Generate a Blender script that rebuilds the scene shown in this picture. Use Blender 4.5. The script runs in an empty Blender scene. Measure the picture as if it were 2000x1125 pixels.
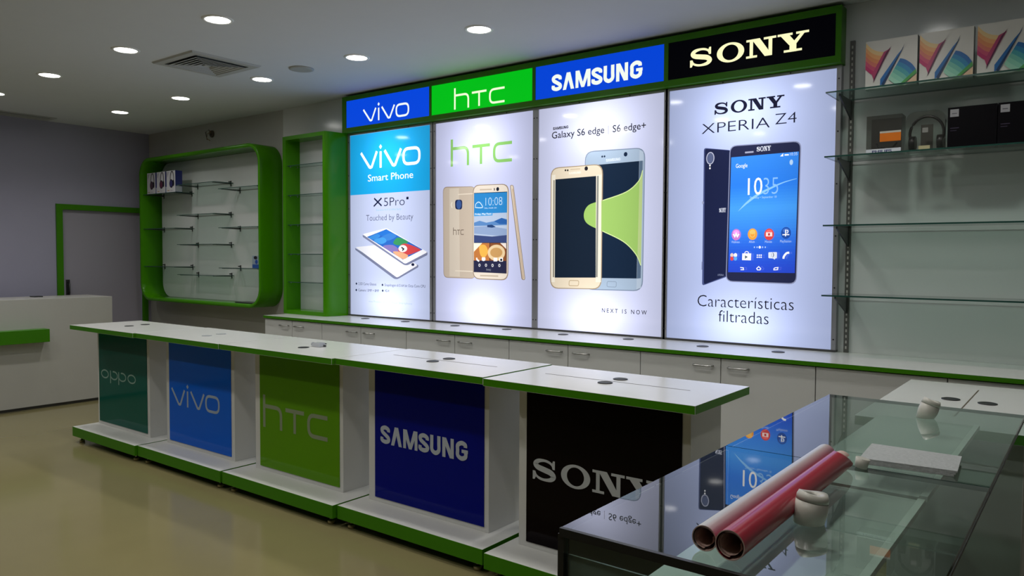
import bpy, bmesh, math, random
from mathutils import Vector, Matrix
random.seed(4)
S = bpy.context.scene
C = S.collection
PI = math.pi

# ------------------------------------------------------------------ camera
F, YAW, PIT, ROL = 1496.07, 0.6545, 0.0404, 0.0051
FW = Vector((-math.sin(YAW)*math.cos(PIT), math.cos(YAW)*math.cos(PIT), -math.sin(PIT)))
R0 = Vector((math.cos(YAW), math.sin(YAW), 0)); U0 = R0.cross(FW)
RT = R0*math.cos(ROL)+U0*math.sin(ROL); UP = -R0*math.sin(ROL)+U0*math.cos(ROL)
EYE = Vector((0, 0, 1.515))
cd = bpy.data.cameras.new('camera'); cam = bpy.data.objects.new('camera', cd); C.objects.link(cam)
cd.sensor_width = 36; cd.lens = F/2000*36; cd.clip_start = .05; cd.clip_end = 100
m = Matrix((RT, UP, -FW)).transposed().to_4x4(); m.translation = EYE
cam.matrix_world = m
S.camera = cam
S.view_settings.view_transform = 'Standard'; S.view_settings.look = 'None'
S.view_settings.gamma = 1; S.view_settings.use_curve_mapping = False
S.view_settings.exposure = 0.0
w = bpy.data.worlds.new('world'); S.world = w; w.use_nodes = True
w.node_tree.nodes['Background'].inputs[0].default_value = (.5, .55, .6, 1)
w.node_tree.nodes['Background'].inputs[1].default_value = .05
LAMP_DISC = 22.0      # radiance of a downlight lens
LAMP_SPOT = 22.0      # watts of the beam under each lens
POSTER = 1.42          # strength of the back lighting

def at(u, v, axis=1, val=4.6):
    """the point of a room plane that the photograph shows at pixel (u, v)"""
    d = FW+RT*((u-1000)/F)+UP*((562.5-v)/F)
    return EYE+d*((val-EYE[axis])/d[axis])

# ------------------------------------------------------------------ materials
def lin(c):
    if isinstance(c, str):
        c = [int(c[i:i+2], 16)/255 for i in (0, 2, 4)]
    return tuple(x/12.92 if x <= .04045 else ((x+.055)/1.055)**2.4 for x in c)
MATS = {}
def mat(name, col, rough=.5, metal=0, spec=.5, coat=0, noise=0, nscale=8, bump=0):
    if name in MATS: return MATS[name]
    mt = bpy.data.materials.new(name); mt.use_nodes = True; nt = mt.node_tree; p = nt.nodes['Principled BSDF']
    c = lin(col) if isinstance(col, str) else col
    p.inputs['Base Color'].default_value = (*c, 1)
    p.inputs['Roughness'].default_value = rough; p.inputs['Metallic'].default_value = metal
    p.inputs['Specular IOR Level'].default_value = spec; p.inputs['Coat Weight'].default_value = coat
    p.inputs['Coat Roughness'].default_value = .05
    tc = nt.nodes.new('ShaderNodeTexCoord'); n = nt.nodes.new('ShaderNodeTexNoise'); n.inputs['Scale'].default_value = nscale
    n.inputs['Detail'].default_value = 4
    nt.links.new(tc.outputs['Object'], n.inputs['Vector'])
    if noise:
        mx = nt.nodes.new('ShaderNodeMix'); mx.data_type = 'RGBA'; mx.blend_type = 'MULTIPLY'
        mx.inputs[0].default_value = noise
        mx.inputs[6].default_value = (*c, 1)
        nt.links.new(n.outputs['Fac'], mx.inputs[7]); nt.links.new(mx.outputs[2], p.inputs['Base Color'])
    if bump:
        b = nt.nodes.new('ShaderNodeBump'); b.inputs['Strength'].default_value = bump; b.inputs['Distance'].default_value = .01
        nt.links.new(n.outputs['Fac'], b.inputs['Height']); nt.links.new(b.outputs[0], p.inputs['Normal'])
    MATS[name] = mt; return mt
def emit(name, col, strength):
    if name in MATS: return MATS[name]
    mt = bpy.data.materials.new(name); mt.use_nodes = True; p = mt.node_tree.nodes['Principled BSDF']
    p.inputs['Base Color'].default_value = (.02, .02, .02, 1)
    p.inputs['Emission Color'].default_value = (*(lin(col) if isinstance(col, str) else col), 1)
    p.inputs['Emission Strength'].default_value = strength; p.inputs['Roughness'].default_value = .3
    MATS[name] = mt; return mt
# glow of unbuilt tubes put into the sheets' emission: brighter near both ends of every box, weaker at its sides
def tube_glow_group():
    g = bpy.data.node_groups.new('tubes', 'ShaderNodeTree')
    g.interface.new_socket('Light', in_out='OUTPUT', socket_type='NodeSocketFloat')
    N = g.nodes; out = N.new('NodeGroupOutput'); geo = N.new('ShaderNodeNewGeometry'); sx = N.new('ShaderNodeSeparateXYZ')
    g.links.new(geo.outputs['Position'], sx.inputs[0])
    def M(op, a, b=None, c=None):
        n = N.new('ShaderNodeMath'); n.operation = op
        for i, q in enumerate((a, b, c)):
            if q is None: continue
            if isinstance(q, (int, float)): n.inputs[i].default_value = q
            else: g.links.new(q, n.inputs[i])
        return n.outputs[0]
    x = M('ADD', sx.outputs[0], 5.391)
    u = M('MULTIPLY', M('SUBTRACT', M('FRACT', M('DIVIDE', x, 1.041)), .5), 2.0)
    t = M('DIVIDE', M('SUBTRACT', sx.outputs[2], .99), 1.603)
    def gau(su, c, st, amp):
        a = M('POWER', M('ABSOLUTE', M('DIVIDE', u, su)), 2.0)
        b = M('POWER', M('ABSOLUTE', M('DIVIDE', M('SUBTRACT', t, c), st)), 2.0)
        return M('MULTIPLY', M('EXPONENT', M('MULTIPLY', M('ADD', a, b), -1.0)), amp)
    s = M('ADD', gau(.5, .07, .10, .55), gau(.5, .88, .12, .5))
    s = M('ADD', s, gau(.95, .5, .9, .48))
    s = M('ADD', s, .34)
    g.links.new(s, out.inputs[0])
    return g
TUBE_GLOW = tube_glow_group()
def lit(col, k=1.0, lamps=True):
    """ink on a back-lit sheet"""
    key = 'backlit_%s_%s_%s' % (col, k, lamps)
    if key in MATS: return MATS[key]
    mt = bpy.data.materials.new(key); mt.use_nodes = True; nt = mt.node_tree; p = nt.nodes['Principled BSDF']
    p.inputs['Base Color'].default_value = (*[x*.12 for x in lin(col)], 1)
    p.inputs['Emission Color'].default_value = (*lin(col), 1)
    p.inputs['Roughness'].default_value = .06 if lamps else .45; p.inputs['Specular IOR Level'].default_value = .5 if lamps else .06
    if lamps:
        g = nt.nodes.new('ShaderNodeGroup'); g.node_tree = TUBE_GLOW
        mm = nt.nodes.new('ShaderNodeMath'); mm.operation = 'MULTIPLY'; mm.inputs[1].default_value = POSTER*k
        nt.links.new(g.outputs[0], mm.inputs[0]); nt.links.new(mm.outputs[0], p.inputs['Emission Strength'])
    else:
        p.inputs['Emission Strength'].default_value = POSTER*k
    MATS[key] = mt; return mt
def glass(name, tint, k=1.0, haze=0.0, hazecol=(.6, .7, .65)):
    if name in MATS: return MATS[name]
    mt = bpy.data.materials.new(name); mt.use_nodes = True; nt = mt.node_tree; N = nt.nodes
    N.remove(N['Principled BSDF']); out = N['Material Output']
    tr = N.new('ShaderNodeBsdfTransparent'); tr.inputs[0].default_value = (*tint, 1)
    gl = N.new('ShaderNodeBsdfGlossy'); gl.inputs['Roughness'].default_value = .01
    fr = N.new('ShaderNodeFresnel'); fr.inputs[0].default_value = 1.5
    geo = N.new('ShaderNodeNewGeometry'); inv = N.new('ShaderNodeMath'); inv.operation = 'SUBTRACT'; inv.inputs[0].default_value = 1
    nt.links.new(geo.outputs['Backfacing'], inv.inputs[1])
    mu = N.new('ShaderNodeMath'); mu.operation = 'MULTIPLY'; nt.links.new(fr.outputs[0], mu.inputs[0]); nt.links.new(inv.outputs[0], mu.inputs[1])
    mk = N.new('ShaderNodeMath'); mk.operation = 'MULTIPLY'; mk.use_clamp = True; nt.links.new(mu.outputs[0], mk.inputs[0]); mk.inputs[1].default_value = k
    src = tr.outputs[0]
    if haze:
        df = N.new('ShaderNodeBsdfDiffuse'); df.inputs[0].default_value = (*hazecol, 1)
        mh = N.new('ShaderNodeMixShader'); mh.inputs[0].default_value = haze
        nt.links.new(src, mh.inputs[1]); nt.links.new(df.outputs[0], mh.inputs[2]); src = mh.outputs[0]
    mx = N.new('ShaderNodeMixShader'); nt.links.new(mk.outputs[0], mx.inputs[0]); nt.links.new(src, mx.inputs[1]); nt.links.new(gl.outputs[0], mx.inputs[2])
    nt.links.new(mx.outputs[0], out.inputs['Surface'])
    MATS[name] = mt; return mt

WHITE = mat('white_laminate', (.66, .66, .64), .22, noise=.05)
WHITE_M = mat('white_matt_laminate', (.62, .62, .60), .4)
GREEN = mat('green_lacquer', (.055, .25, .001), .2, spec=.22)
GREEN_E = mat('green_edge', (.045, .20, .002), .35, spec=.2)
WALL = mat('back_wall_paint', (.46, .45, .42), .5, noise=.08, nscale=3)
WALL_L = mat('left_wall_paint', (.36, .35, .46), .5, noise=.08, nscale=3)
CLAD = mat('gloss_white_wall_panel', (.66, .68, .67), .16, noise=.05, nscale=3)
CEIL = mat('ceiling_paint', (.63, .645, .66), .8, noise=.04)
DARK = mat('dark_plastic', (.012, .012, .013), .4)
STEEL = mat('brushed_steel', (.45, .45, .44), .28, metal=1)
ALU = mat('aluminium', (.40, .40, .42), .4, metal=.7)
ALUD = mat('dark_aluminium', (.09, .09, .09), .4, metal=.4)
BLACK = mat('black_metal', (.02, .02, .02), .35)
GLASS_TOP = glass('case_glass', (.86, .92, .89), 1.6, .025, (.5, .58, .54))
GLASS_SIDE = glass('case_side_glass', (.86, .93, .90), 1.0, .04, (.5, .58, .54))
GLASS_SH = glass('shelf_glass', (.80, .90, .86), 1.2, .06, (.35, .5, .45))
GLASS_EDGE = mat('glass_edge', (.02, .07, .055), .15)

# ------------------------------------------------------------------ mesh helpers
class MB:
    """collects faces with materials and links them as one mesh object"""
    def __init__(s): s.v = []; s.f = []; s.m = []; s.ms = []; s.sm = []
    def mi(s, m):
        if m not in s.ms: s.ms.append(m)
        return s.ms.index(m)
    def face(s, pts, m, smooth=False):
        n = len(s.v); s.v += [tuple(p) for p in pts]; s.f.append(tuple(range(n, n+len(pts)))); s.m.append(s.mi(m)); s.sm.append(smooth)
    def box(s, x0, x1, y0, y1, z0, z1, m, top=None, bot=None, side=None):
        n = len(s.v)
        s.v += [(x, y, z) for z in (z0, z1) for y in (y0, y1) for x in (x0, x1)]
        fs = [((0, 2, 3, 1), bot or m), ((4, 5, 7, 6), top or m), ((0, 1, 5, 4), m), ((2, 6, 7, 3), m), ((0, 4, 6, 2), side or m), ((1, 3, 7, 5), side or m)]
        for f, mm in fs: s.f.append(tuple(n+i for i in f)); s.m.append(s.mi(mm)); s.sm.append(False)
        return s
    def rings(s, rings, m, close=True, caps=(True, True), smooth=True, capm=None):
        n = len(s.v); k = len(rings[0])
        for r in rings: s.v += [tuple(p) for p in r]
        for i in range(len(rings)-1):
            for j in range(k if close else k-1):
                a = n+i*k+j; b = n+i*k+(j+1) % k
                s.f.append((a, b, b+k, a+k)); s.m.append(s.mi(m)); s.sm.append(smooth)
        for c, i in ((0, 0), (1, len(rings)-1)):
            if caps[c]:
                idx = [n+i*k+j for j in range(k)]
                if c == 0: idx.reverse()
                s.f.append(tuple(idx)); s.m.append(s.mi(capm or m)); s.sm.append(False)
        return s
    def cyl(s, a, b, r0, m, r1=None, n=20, caps=(True, True), capm=None):
        a = Vector(a); b = Vector(b); d = (b-a).normalized(); r1 = r0 if r1 is None else r1
        t = Vector((0, 0, 1)) if abs(d.z) < .9 else Vector((1, 0, 0)); e = d.cross(t).normalized(); f = e.cross(d)
        ring = lambda c, r: [c+(e*math.cos(2*PI*i/n)-f*math.sin(2*PI*i/n))*r for i in range(n)]
        return s.rings([ring(a, r0), ring(b, r1)], m, caps=caps, capm=capm)
    def tube(s, pts, r, m, n=10):
        pts = [Vector(p) for p in pts]; rs = []
        for i, p in enumerate(pts):
            d = (pts[min(i+1, len(pts)-1)]-pts[max(i-1, 0)]).normalized()
            t = Vector((0, 0, 1)) if abs(d.z) < .9 else Vector((1, 0, 0)); e = d.cross(t).normalized(); f = e.cross(d)
            rr = r[i] if isinstance(r, (list, tuple)) else r
            rs.append([p+(e*math.cos(2*PI*k/n)-f*math.sin(2*PI*k/n))*rr for k in range(n)])
        return s.rings(rs, m)
    def prism_xz(s, pts, y0, y1, m, capm=None, smooth=False):
        return s.rings([[(x, y0, z) for x, z in pts], [(x, y1, z) for x, z in pts]], m, smooth=smooth, capm=capm)
    def prism_xy(s, pts, z0, z1, m, capm=None, smooth=False):
        return s.rings([[(x, y, z0) for x, y in pts], [(x, y, z1) for x, y in pts]], m, smooth=smooth, capm=capm)
    def build(s, name, parent=None, bevel=0, fix=True, **kw):
        me = bpy.data.meshes.new(name); me.from_pydata(s.v, [], s.f)
        for mm in s.ms: me.materials.append(mm)
        for p, i, q in zip(me.polygons, s.m, s.sm): p.material_index = i; p.use_smooth = q
        if fix or bevel:
            b = bmesh.new(); b.from_mesh(me)
            if fix: bmesh.ops.recalc_face_normals(b, faces=b.faces)
            if bevel:
                bmesh.ops.bevel(b, geom=[e for e in b.edges if e.is_manifold and e.calc_face_angle(0) > .5], offset=bevel, segments=2, affect='EDGES', profile=.6)
            b.to_mesh(me); b.free()
        o = bpy.data.objects.new(name, me); C.objects.link(o)
        if parent: o.parent = parent; o.matrix_parent_inverse = Matrix.Translation(-parent.location) if parent.type == 'EMPTY' else Matrix.Identity(4)
        tag(o, **kw); return o
def tag(o, label=None, cat=None, group=None, kind=None):
    if label: o['label'] = label
    if cat: o['category'] = cat
    if group: o['group'] = group
    if kind: o['kind'] = kind
    return o
def thing(name, loc, label, cat, group=None):
    o = bpy.data.objects.new(name, None); C.objects.link(o); o.location = loc; o.empty_display_size = .05
    return tag(o, label, cat, group)
def struct(name, mb): return mb.build(name, kind='structure')

def rpoly(pts, r, seg=5):
    """polygon with rounded corners (2-D)"""
    out = []; n = len(pts)
    for i in range(n):
        p = Vector(pts[i]); a = Vector(pts[i-1]); b = Vector(pts[(i+1) % n])
        rr = r[i] if isinstance(r, (list, tuple)) else r
        rr = min(rr, (a-p).length*.49, (b-p).length*.49)
        if rr <= 1e-6: out.append(tuple(p)); continue
        p0 = p+(a-p).normalized()*rr; p1 = p+(b-p).normalized()*rr
        for k in range(seg+1):
            t = k/seg; out.append(tuple(p0*(1-t)**2+p*2*t*(1-t)+p1*t*t))
    return out
def cat_rom(pts, seg=6, closed=False):
    out = []; n = len(pts)
    for i in range(n if closed else n-1):
        P = [pts[(i-1) % n] if closed else pts[max(i-1, 0)], pts[i], pts[(i+1) % n], pts[(i+2) % n] if closed else pts[min(i+2, n-1)]]
        for k in range(seg):
            t = k/seg
            out.append(tuple(.5*((2*b)+(-a+c)*t+(2*a-5*b+4*c-d)*t*t+(-a+3*b-3*c+d)*t**3) for a, b, c, d in zip(*P)))
    if not closed: out.append(tuple(pts[-1]))
    return out
def ell(cx, cz, rx, rz, n=28, a0=0, a1=2*PI):
    full = abs(a1-a0-2*PI) < 1e-6
    return [(cx+rx*math.cos(a0+(a1-a0)*i/n), cz+rz*math.sin(a0+(a1-a0)*i/n)) for i in range(n if full else n+1)]

class Art:
    """flat print on a plane y = const facing the room; each new layer lies a hair above the last"""
    def __init__(s, y, step=.0004): s.mb = MB(); s.y = y; s.step = step
    def up(s): s.y -= s.step
    def poly(s, pts, m):
        a = sum(pts[i-1][0]*pts[i][1]-pts[i][0]*pts[i-1][1] for i in range(len(pts)))
        if a < 0: pts = pts[::-1]
        s.mb.face([(x, s.y, z) for x, z in pts], m)
        s.up()
    def rect(s, x0, z0, x1, z1, m): s.poly([(x0, z0), (x1, z0), (x1, z1), (x0, z1)], m)
    def stroke(s, pts, w, m, closed=False, asp=1.0):
        n = len(pts); L = []; Rr = []
        for i in range(n):
            a = Vector(pts[i-1]) if (i or closed) else None; b = Vector(pts[(i+1) % n]) if (i < n-1 or closed) else None; p = Vector(pts[i])
            d0 = (p-a).normalized() if a is not None and (p-a).length > 1e-9 else None; d1 = (b-p).normalized() if b is not None and (b-p).length > 1e-9 else None
            if d0 is None: d0 = d1
            if d1 is None: d1 = d0
            nn = Vector((-(d0.y+d1.y), d0.x+d1.x)).normalized()
            k = 1/max(.35, nn.dot(Vector((-d0.y, d0.x))))
            ww = (w[i] if isinstance(w, (list, tuple)) else w)*.5*k
            L.append(p+nn*ww); Rr.append(p-nn*ww)
        for i in range(n if closed else n-1):
            j = (i+1) % n
            s.mb.face([(q[0], s.y, q[1]) for q in (L[i], Rr[i], Rr[j], L[j])], m)
        s.up()
    def ring(s, a, b, m):
        n = len(a)
        for i in range(n):
            j = (i+1) % n; s.mb.face([(q[0], s.y, q[1]) for q in (b[i], b[j], a[j], a[i])], m)
        s.up()
    def text(s, txt, x0, z0, x1, m, h=None, thin=0.0, italic=0.0):
        """text with its baseline left end at (x0, z0) and its right end at x1; h = cap height"""
        cu = bpy.data.curves.new('t', 'FONT'); cu.body = txt; cu.size = 1; cu.offset = thin; cu.resolution_u = 3; cu.shear = italic
        o = bpy.data.objects.new('t', cu); C.objects.link(o)
        dg = bpy.context.evaluated_depsgraph_get(); me = o.evaluated_get(dg).to_mesh()
        vs = [v.co.copy() for v in me.vertices]; fs = [tuple(p.vertices) for p in me.polygons]
        o.evaluated_get(dg).to_mesh_clear(); bpy.data.objects.remove(o); bpy.data.curves.remove(cu)
        if not vs: return
        xa = min(v.x for v in vs); xb = max(v.x for v in vs); sx = (x1-x0)/(xb-xa); sz = sx if h is None else h/.73
        for f in fs: s.mb.face([(x0+(vs[i].x-xa)*sx, s.y, z0+vs[i].y*sz) for i in f], m)
        s.up()
    def build(s, name, parent, **kw):
        mb = s.mb
        for k, f in enumerate(mb.f):       # every print faces the room (-y)
            a = Vector(mb.v[f[0]]); nrm = 0
            for i in range(len(f)):
                p, q = mb.v[f[i-1]], mb.v[f[i]]; nrm += p[0]*q[2]-q[0]*p[2]
            if nrm < 0: mb.f[k] = tuple(reversed(f))
        return mb.build(name, parent, fix=False, **kw)

# ------------------------------------------------------------------ logos (unit height letters)
def T(x0, z0, sx, sz): return lambda pts: [(x0+p[0]*sx, z0+p[1]*sz) for p in pts]
def arc_pts(pts, r): return rpoly_open(pts, r)
def rpoly_open(pts, r, seg=5):
    out = [tuple(pts[0])]
    for i in range(1, len(pts)-1):
        p = Vector(pts[i]); a = Vector(pts[i-1]); b = Vector(pts[i+1]); rr = min(r, (a-p).length*.49, (b-p).length*.49)
        p0 = p+(a-p).normalized()*rr; p1 = p+(b-p).normalized()*rr
        for k in range(seg+1):
            t = k/seg; out.append(tuple(p0*(1-t)**2+p*2*t*(1-t)+p1*t*t))
    out.append(tuple(pts[-1])); return out
def logo_vivo(A, x0, z0, x1, h, m, w=.15):
    s = (x1-x0)/4.95; t = T(x0, z0, s, h); W = w*(s+h)/2
    A.stroke(t([(.05, .98), (.78, .1), (.88, .07), (.98, .1), (1.42, .98)]), W, m); A.stroke(t([(1.74, .0), (1.74, .95)]), W, m)
    A.poly(t([(1.74, 1.08), (1.86, 1.22), (1.74, 1.36), (1.62, 1.22)]), m)
    A.stroke(t([(2.08, .98), (2.75, .1), (2.85, .07), (2.95, .1), (3.42, .98)]), W, m)
    A.stroke(t(rpoly([(3.62, .07), (4.87, .07), (4.87, .93), (3.62, .93)], .38)), W, m, closed=True)
def logo_htc(A, x0, z0, x1, h, m, w=.14):
    s = (x1-x0)/4.4; t = T(x0, z0, s, h); W = w*(s+h)/2
    A.stroke(t([(.07, 0), (.07, 1.42)]), W, m)
    A.stroke(t(rpoly_open([(.07, .93), (1.28, .93), (1.28, 0)], .35)), W, m)
    A.stroke(t([(1.6, .93), (2.86, .93)]), W, m); A.stroke(t([(2.23, .93), (2.23, 0)]), W, m)
    A.stroke(t(rpoly_open([(4.38, .93), (3.16, .93), (3.16, .07), (4.38, .07)], .36)), W, m)
def logo_samsung(A, x0, z0, x1, h, m):
    s = (x1-x0)/6.1; t = lambda o: (lambda pts: [(x0+(o+p[0])*s, z0+p[1]*h) for p in pts]); W = .22*(s+h)/2
    Sp = cat_rom([(.60, .66), (.59, .80), (.36, .885), (.13, .80), (.15, .64), (.38, .49), (.60, .34), (.60, .19), (.37, .115), (.12, .19), (.12, .35)])
    A.stroke(t(0)(Sp), W, m)
    q = t(.80); A.poly(q([(0, 0), (.23, 0), (.53, 1), (.27, 1)]), m); A.poly(q([(.27, 1), (.53, 1), (.80, 0), (.57, 0)]), m)
    q = t(1.70)
    for g in ([(0, 0), (.2, 0), (.2, 1), (0, 1)], [(.82, 0), (1.02, 0), (1.02, 1), (.82, 1)], [(0, 1), (.27, 1), (.61, 0), (.41, 0)], [(.75, 1), (1.02, 1), (.61, 0), (.41, 0)]): A.poly(q(g), m)
    A.stroke(t(2.80)(Sp), W, m)
    A.stroke(t(3.60)(cat_rom([(.12, 1), (.12, .6), (.13, .25), (.36, .11), (.59, .25), (.60, .6), (.60, 1)])), W, m)
    q = t(4.43)
    for g in ([(0, 0), (.21, 0), (.21, 1), (0, 1)], [(.55, 0), (.76, 0), (.76, 1), (.55, 1)], [(0, 1), (.26, 1), (.76, 0), (.50, 0)]): A.poly(q(g), m)
    A.stroke(t(5.32)(cat_rom([(.62, .68), (.60, .82), (.37, .885), (.13, .75), (.12, .5), (.13, .24), (.37, .115), (.62, .22), (.64, .48)])), W, m)
    A.poly(t(5.32)([(.38, .40), (.78, .40), (.78, .57), (.38, .57)]), m)
def logo_sony(A, x0, z0, x1, h, m):
    s = (x1-x0)/6.33; t = T(x0, z0, s, h)
    P = cat_rom([(1.12, .62, .09), (1.05, .80, .11), (.86, .91, .12), (.60, .945, .125), (.30, .89, .19), (.15, .74, .25), (.28, .60, .26), (.62, .52, .27), (.98, .43, .27), (1.13, .27, .26), (.98, .11, .19), (.66, .055, .125), (.38, .09, .12), (.18, .2, .11), (.10, .38, .09)], 5)
    A.stroke(t([p[:2] for p in P]), [p[2]*(s*.35+h*.65) for p in P], m)
    for g in ([(1.10, .60), (1.20, .60), (1.20, 1.0), (1.10, 1.0), (1.04, .86)], [(0, 0), (.10, 0), (.18, .14), (.12, .40), (0, .40)]): A.poly(t(g), m)
    A.ring(t(ell(2.28, .5, .75, .54, 36)), t(ell(2.28, .5, .44, .42, 36)), m)
    for g in ([(3.14, .88), (3.8, .88), (3.8, 1), (3.14, 1)], [(3.32, 0), (3.50, 0), (3.50, 1), (3.32, 1)], [(3.14, 0), (3.72, 0), (3.72, .12), (3.14, .12)],
              [(3.42, 1), (3.85, 1), (4.50, 0), (4.12, 0)], [(4.31, 0), (4.50, 0), (4.50, 1), (4.31, 1)], [(4.06, .88), (4.70, .88), (4.70, 1), (4.06, 1)],
              [(4.77, .88), (5.52, .88), (5.52, 1), (4.77, 1)], [(4.92, .9), (5.36, .9), (5.72, .42), (5.36, .36)], [(5.38, 0), (5.72, 0), (5.72, .46), (5.38, .46)],
              [(5.92, .9), (6.12, .9), (5.72, .40), (5.52, .46)], [(5.70, .88), (6.33, .88), (6.33, 1), (5.70, 1)], [(5.10, 0), (6.0, 0), (6.0, .12), (5.10, .12)]): A.poly(t(g), m)
def logo_oppo(A, x0, z0, x1, h, m):
    s = (x1-x0)/8.1; t = T(x0, z0, s, h); W = .16*h
    def p(cx):
        A.stroke(t([(cx-.83, -.48), (cx-.83, 1.02)]), W*1.2, m)
        A.stroke(t(ell(cx, .5, .82, .46, 24, math.radians(-160), math.radians(110))), W, m)
    A.stroke(t(ell(.9, .5, .84, .46)), W, m, closed=True); p(3.1); p(5.05); A.stroke(t(ell(7.2, .5, .84, .46)), W, m, closed=True)

# ------------------------------------------------------------------ the room
XL, YB, HC = -9.03, 4.65, 2.95
XR, YF = 2.4, -7.0
FLOOR = mat('floor_vinyl', (.255, .222, .105), .14, noise=.22, nscale=1.6)
struct('floor', MB().box(XL-.1, XR+.1, YF-.1, YB+.1, -.1, 0, FLOOR))
struct('ceiling', MB().box(XL-.1, XR+.1, YF-.1, YB+.1, HC, HC+.1, CEIL))
struct('wall_back', MB().box(XL-.1, XR+.1, YB, YB+.1, 0, HC, WALL))
struct('trim_1', MB().box(-6.40, XR, YB-.012, YB-.0005, 0, HC-.0005, CLAD))
struct('wall_right', MB().box(XR, XR+.1, YF, YB-.013, 0, HC, WALL))
struct('wall_front', MB().box(XL, XR, YF-.1, YF, 0, HC, mat('shop_front_dark', (.05, .05, .055), .4)))
b = MB(); yd0, yd1, zd = 3.67, 4.54, 2.01
b.box(XL-.1, XL, YF, yd0-.001, 0, HC, WALL_L); b.box(XL-.1, XL, yd0-.001, yd1+.001, zd+.001, HC, WALL_L); b.box(XL-.1, XL, yd1+.001, YB, 0, HC, WALL_L)
b.box(XL-.1, XL-.06, yd0-.001, yd1+.001, 0, zd+.001, WALL_L)
struct('wall_left', b)
d = thing('door_1', (XL, (yd0+yd1)/2, 0), None, None); tag(d, kind='structure')
MB().box(XL-.05, XL-.02, yd0, yd1, .005, zd, mat('lavender_door', (.33, .31, .37), .5)).build('door_leaf', d)
b = MB(); b.box(XL, XL+.02, yd0-.065, yd0, 0, zd+.06, GREEN_E); b.box(XL, XL+.02, yd1, yd1+.065, 0, zd+.06, GREEN_E); b.box(XL, XL+.02, yd0, yd1, zd, zd+.06, GREEN_E)
b.build('door_frame', d, label='green door frame')
b = MB(); b.box(XL-.02, XL-.012, yd0+.035, yd0+.075, 1.06, 1.24, BLACK); b.tube([(XL-.012, yd0+.055, 1.09), (XL+.025, yd0+.055, 1.09), (XL+.025, yd0+.055, 1.21), (XL-.012, yd0+.055, 1.21)], .007, BLACK)
b.build('door_handle', d, label='dark door handle')

# ------------------------------------------------------------------ ceiling lamps
LENS = emit('lamp_lens', (1, .98, .93), LAMP_DISC)
RING = mat('lamp_trim', (.75, .75, .73), .4)
def beam(x, y):
    l = bpy.data.lights.new('beam', 'SPOT'); l.energy = LAMP_SPOT; l.spot_size = math.radians(140); l.spot_blend = .9; l.shadow_soft_size = .06; l.color = (1, .98, .93)
    o = bpy.data.objects.new('beam', l); C.objects.link(o); o.location = (x, y, HC-.02); return o
def downlight(x, y, label):
    t = thing('downlight', (x, y, HC), label, 'ceiling light', 'recessed round ceiling lights')
    b = MB(); n = 32; prof = [(.072, 0), (.074, -.006), (.088, -.007), (.094, 0)]
    b.rings([[(x+r*math.cos(2*PI*i/n), y+r*math.sin(2*PI*i/n), HC+z) for i in range(n)] for r, z in prof], RING, caps=(False, False))
    b.build('trim_ring', t)
    b = MB(); b.cyl((x, y, HC-.0005), (x, y, HC-.003), .0725, LENS, n=32); b.build('lens', t)
    o = beam(x, y); o.parent = t; o.matrix_parent_inverse = Matrix.Translation(-t.location)
LX = [-3.15, -4.30, -5.45, -6.70, -7.85]
names = {(0, 3.75): 'round white downlight above the light green illuminated sign, rightmost of the ceiling lights',
         (1, 3.75): 'round white downlight close above the left end of the lit sign fascia',
         (2, 3.75): 'round white downlight just below the right corner of the square air vent',
         (3, 3.75): 'round white downlight left of the one below the air vent, over the wall frame',
         (4, 3.75): 'small round white downlight nearest the far left corner, right of the black ceiling slot',
         (1, 2.65): 'round white downlight at the top edge of the photo, largest of the left ones',
         (2, 2.65): 'round white downlight just left of and above the square air vent',
         (3, 2.65): 'round white downlight third from the top in the left diagonal row',
         (4, 2.65): 'round white downlight cut by the left edge of the photo'}
for (i, y), lb in names.items(): downlight(LX[i], y, lb)
EXTRA = [(LX[0], 2.65)]+[(x, y) for x in LX for y in (1.55, .45)]+[(-2.0, 3.74), (-.85, 3.74), (.2, 3.74), (-2.0, 2.65), (-1.0, 2.65), (-2.0, 1.5), (-.9, 1.5), (-2.0, .45), (-.9, .4)]  # unseen lamps: some follow reflections, others added to brighten right wall and glass case
for k, (x, y) in enumerate(EXTRA): downlight(x, y, 'unseen round white downlight')

# square air diffuser
vx0, vx1, vy0, vy1 = -5.64, -5.08, 2.93, 3.49
t = thing('air_vent', ((vx0+vx1)/2, (vy0+vy1)/2, HC), 'square four-way air diffuser with dark slots in the ceiling', 'vent')
VENT = mat('vent_grey', (.42, .42, .40), .5)
cx, cy = (vx0+vx1)/2, (vy0+vy1)/2
def sqring(b, r0, z0, r1, z1, m):
    q = [(-1, -1), (1, -1), (1, 1), (-1, 1)]
    for i in range(4):
        a, c = q[i], q[(i+1) % 4]
        b.face([(cx+a[0]*r0, cy+a[1]*r0, z0), (cx+c[0]*r0, cy+c[1]*r0, z0), (cx+c[0]*r1, cy+c[1]*r1, z1), (cx+a[0]*r1, cy+a[1]*r1, z1)], m)
b = MB(); sqring(b, .28, HC-.0006, .27, HC-.012, VENT); sqring(b, .27, HC-.012, .215, HC-.012, VENT); sqring(b, .215, HC-.012, .215, HC-.0006, VENT); b.build('frame', t, fix=False)
b = MB(); b.box(cx-.214, cx+.214, cy-.214, cy+.214, HC-.003, HC-.0008, DARK); b.build('duct', t, label='black opening behind the louvres')
for r in (.205, .172, .139, .106, .073):
    b = MB(); sqring(b, r, HC-.022, r-.012, HC-.022, VENT); sqring(b, r-.012, HC-.022, r-.024, HC-.005, VENT); sqring(b, r, HC-.0218, r-.012, HC-.0218, VENT); b.build('louvre', t, fix=False)
b = MB(); b.box(cx-.022, cx+.022, cy-.022, cy+.022, HC-.016, HC-.004, VENT); b.build('centre_plate', t)
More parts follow.
